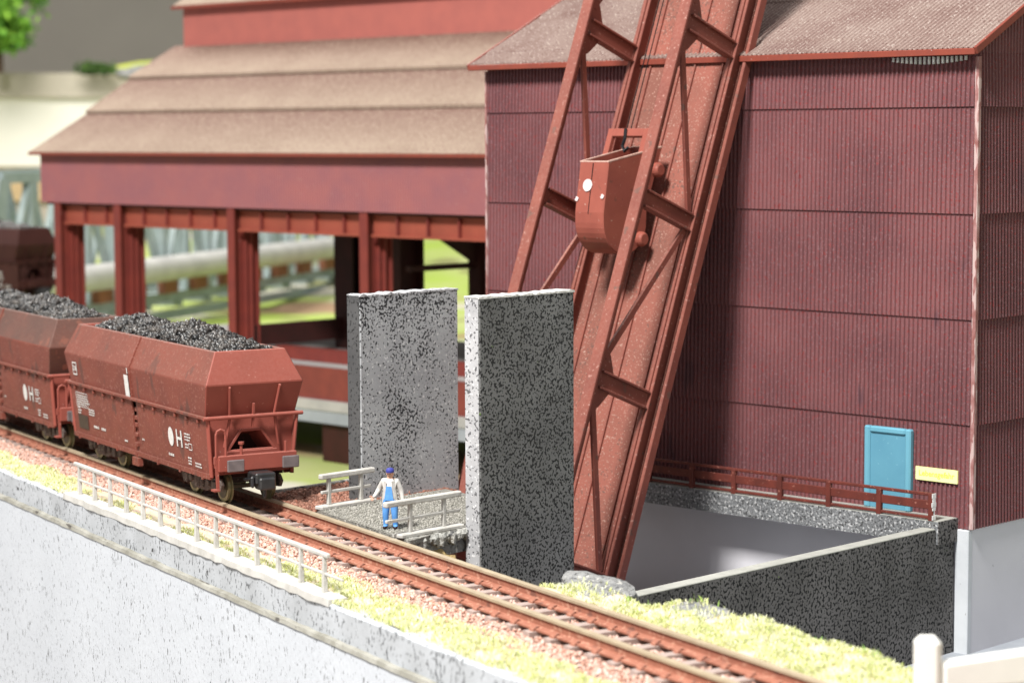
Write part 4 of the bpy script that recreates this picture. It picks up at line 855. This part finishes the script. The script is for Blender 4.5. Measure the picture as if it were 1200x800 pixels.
    # fingers
    for hand, d, sp_ in (('haL', Vector((-.04, -.09, -.05)), Vector((.02, .0, -.02))), ('haR', Vector((.0, -.02, -.10)), Vector((0, .022, 0)))):
        h = Vector(J[hand][:3])
        g = MB()
        for k, ln in enumerate((.8, 1, .95, .75)):
            b_ = h+sp_*(k-1.5); m_ = b_+d*.55*ln; e_ = m_+d*.45*ln+Vector((.02 if hand == 'haR' else .015, .0, -.02 if hand == 'haL' else 0)); g.tube([b_, m_, e_], [.012, .011, .008], 6)
        b_ = h+sp_*(-1.9)-d*.2; g.tube([b_, b_+d*.4+sp_*(-1.3), b_+d*.8+sp_*(-1.2)], [.014, .012, .009], 6)
        t.part('fingers', g, M['skin'], smooth=True)
person()

# ------------------------------------------------------------------ background: bridge, pipe, boards, tree, hill
bd = Vector((sin(radians(18)), cos(radians(18)), 0)); br = Vector((bd.y, -bd.x, 0)); B0 = Vector((-26, 115, 0))
def BP(l, q, z): p = B0+bd*l-br*q; return (p.x, p.y, z)
t = Thing('truss_bridge', 'grey-green lattice truss bridge out of focus behind the bunker columns', 'bridge', FR_W, (-26, 115, 2.6))
for q in (0, 5.0):
    for z, h in ((10.0, .55), (2.7, .6)): g = MB(); g.beam(BP(0, q, z), BP(52, q, z), .5, h); t.part('chord', g, M['bridge'])
    n = 17
    for k in range(n+1):
        g = MB(); g.beam(BP(k*3, q, 2.9), BP(k*3, q, 9.8), .5, .5, up=bd); t.part('vertical', g, M['bridge'])
        if k < n: g = MB(); g.beam(BP(k*3, q, 9.8 if k % 2 else 2.9), BP(k*3+3, q, 2.9 if k % 2 else 9.8), .3, .35, up=br); t.part('diagonal', g, M['bridge'])
g = MB(); g.beam(BP(-1.6, 0, 2.9), BP(0, 0, 9.9), .9, .7, up=br); t.part('end_post', g, M['bridge'])
g = MB(); g.beam(BP(-1.6, 5, 2.9), BP(0, 5, 9.9), .9, .7, up=br); t.part('end_post', g, M['bridge'])
g = MB(); g.beam(BP(0, 0, 10.0), BP(0, 5, 10.0), .8, .6); t.part('portal', g, M['bridge'])
for k in range(14):
    g = MB(); g.beam(BP(k*4, -.2, 2.4), BP(k*4, 5.2, 2.4), .5, .7); t.part('cross_girder', g, M['bridge'])
    g = MB(); g.beam(BP(k*4+1, -.45, 3.35), BP(k*4+2.7, -.45, 3.35), .5, .75); t.part('bracket_box', g, M['tan'])
g = MB(); g.beam(BP(0, -.5, 1.7), BP(54, -.5, 1.7), .3, .5); t.part('lower_walk', g, M['bridge'])
t = Thing('pipeline', 'fat pale pipe with a white downturned elbow beside the truss bridge', 'pipe', FR_W, BP(-2, -1.6, 3))
q = MB(); q.tube([BP(1.5+k*5, -1.6, 4.55) for k in range(11)], .72, 16); t.part('pipe_run', q, M['pipe'], smooth=True)
q = MB(); q.tube([BP(1.6, -1.6, 4.55), BP(.6, -1.6, 4.5), BP(-.1, -1.6, 4.1), BP(-.4, -1.6, 3.4), BP(-.45, -1.6, 1.0)], .74, 16); t.part('elbow', q, M['pipe_e'], smooth=True)
t = Thing('layout_board', 'cream and tan layered baseboard edge in the blurred background at upper left', 'board', FR_W, (-60, 200, 4))
t.part('cream_face', MB().box(-110, -14, 200, 206, 9.45, 15.45), M['cream'])
t.part('tan_top', MB().box(-110, -20, 199.5, 214, 15.46, 17.6), M['tanboard'])
t.part('plywood_edge', MB().box(-110, -10, 200.5, 206, 6.4, 9.44), M['plywood'])
t.part('lower_edge', MB().box(-110, -13, 201, 206, -1, 6.39), M['brownboard'])
t = Thing('far_building', 'grey-blue and orange blurred building glimpsed under the bunker between columns', 'building', FR_W, (-6, 225, 3))
t.part('wall', MB().box(-12, 6, 225, 232, 6.2, 10), M['concrete_b']); t.part('base', MB().box(-12, 6, 224.5, 232, 3, 6.1), M['tan'])
g = MB(); n = 20
vs = [(0, 0, 1)]; rr = [(math.cos(2*pi*i/n), math.sin(2*pi*i/n)) for i in range(n)]
for f_, z_ in ((.35, .85), (.7, .45), (1, 0)): vs += [(x*f_, y*f_, z_) for x, y in rr]
g.add([(-30+x*10.5, 206+y*6, 17.4+z*1.6) for x, y, z in vs], [(0, 1+i, 1+(i+1) % n) for i in range(n)]+[(1+k*n+i, 1+(k+1)*n+i, 1+(k+1)*n+(i+1) % n, 1+k*n+(i+1) % n) for k in range(2) for i in range(n)])
hill = single('grass_hill', g, M['hillgrass'], FR_W, (-30, 206, 17.4), kind='structure', smooth=True)
rock('rock_outcrop', FR_W, (-30.5, 200.6, 17.4), 2.2, M['rock'], 'grey rocks at the foot of the bright grass hill, far upper left', 'rock', 12, (2.6, .8, .45))
t = Thing('tree', 'bushy green model tree at the top left corner, out of focus', 'tree', FR_W, (-43.5, 195, 17.5))
g = MB(); g.tube([(-43.9, 195, 17.5), (-43.8, 195, 20), (-43.5, 195, 24)], [.45, .35, .15], 8); t.part('trunk', g, M['bark'])
cl = [(random.gauss(-43.9, 1.9), random.gauss(195, 1.6), random.uniform(19.3, 28)) for _ in range(34)]
P = []; 
for _ in range(5200):
    c = random.choice(cl); P.append((c[0]+random.gauss(0, .55), c[1]+random.gauss(0, .55), c[2]+random.gauss(0, .5)))
P = np.array(P)-np.array([-43.5, 195, 17.5]); n = len(P); a_ = rng.normal(size=(n, 3))*.17; b_ = rng.normal(size=(n, 3))*.17
V = np.stack([P-a_, P+b_, P+a_, P-b_], 1); Fc = (np.arange(4)[None]+(np.arange(n)*4)[:, None])
o = bpy.data.objects.new('crown', npmesh('crown', V.reshape(-1, 3), Fc, [M['leaf']])); COL.objects.link(o); o.parent = t.o
g = MB(); P = []
for _ in range(300): P.append((random.gauss(-35.9, .7), 198+random.gauss(0, .3), 17.6+abs(random.gauss(0, .3))))
P = np.array(P)-np.array([-35.5, 198, 17.5]); n = len(P); a_ = rng.normal(size=(n, 3))*.2; b_ = rng.normal(size=(n, 3))*.2
o = bpy.data.objects.new('bush', npmesh('bush', np.stack([P-a_, P+b_, P+a_, P-b_], 1).reshape(-1, 3), np.arange(4)[None]+(np.arange(n)*4)[:, None], [M['leaf_d']])); COL.objects.link(o)
o.location = (-35.5, 198, 17.5); o['label'] = 'small dark bush at the left foot of the bright hill'; o['category'] = 'bush'

KB = 1.6
for o in [x for x in bpy.data.objects if x.parent is None and x.name.split('.')[0] in ('truss_bridge', 'pipeline', 'layout_board', 'far_building', 'grass_hill', 'rock_outcrop', 'tree', 'bush')]:
    l = o.location; o.location = (l.x*KB, l.y*KB, 12.1+(l.z-12.1)*KB); o.scale = (KB,)*3
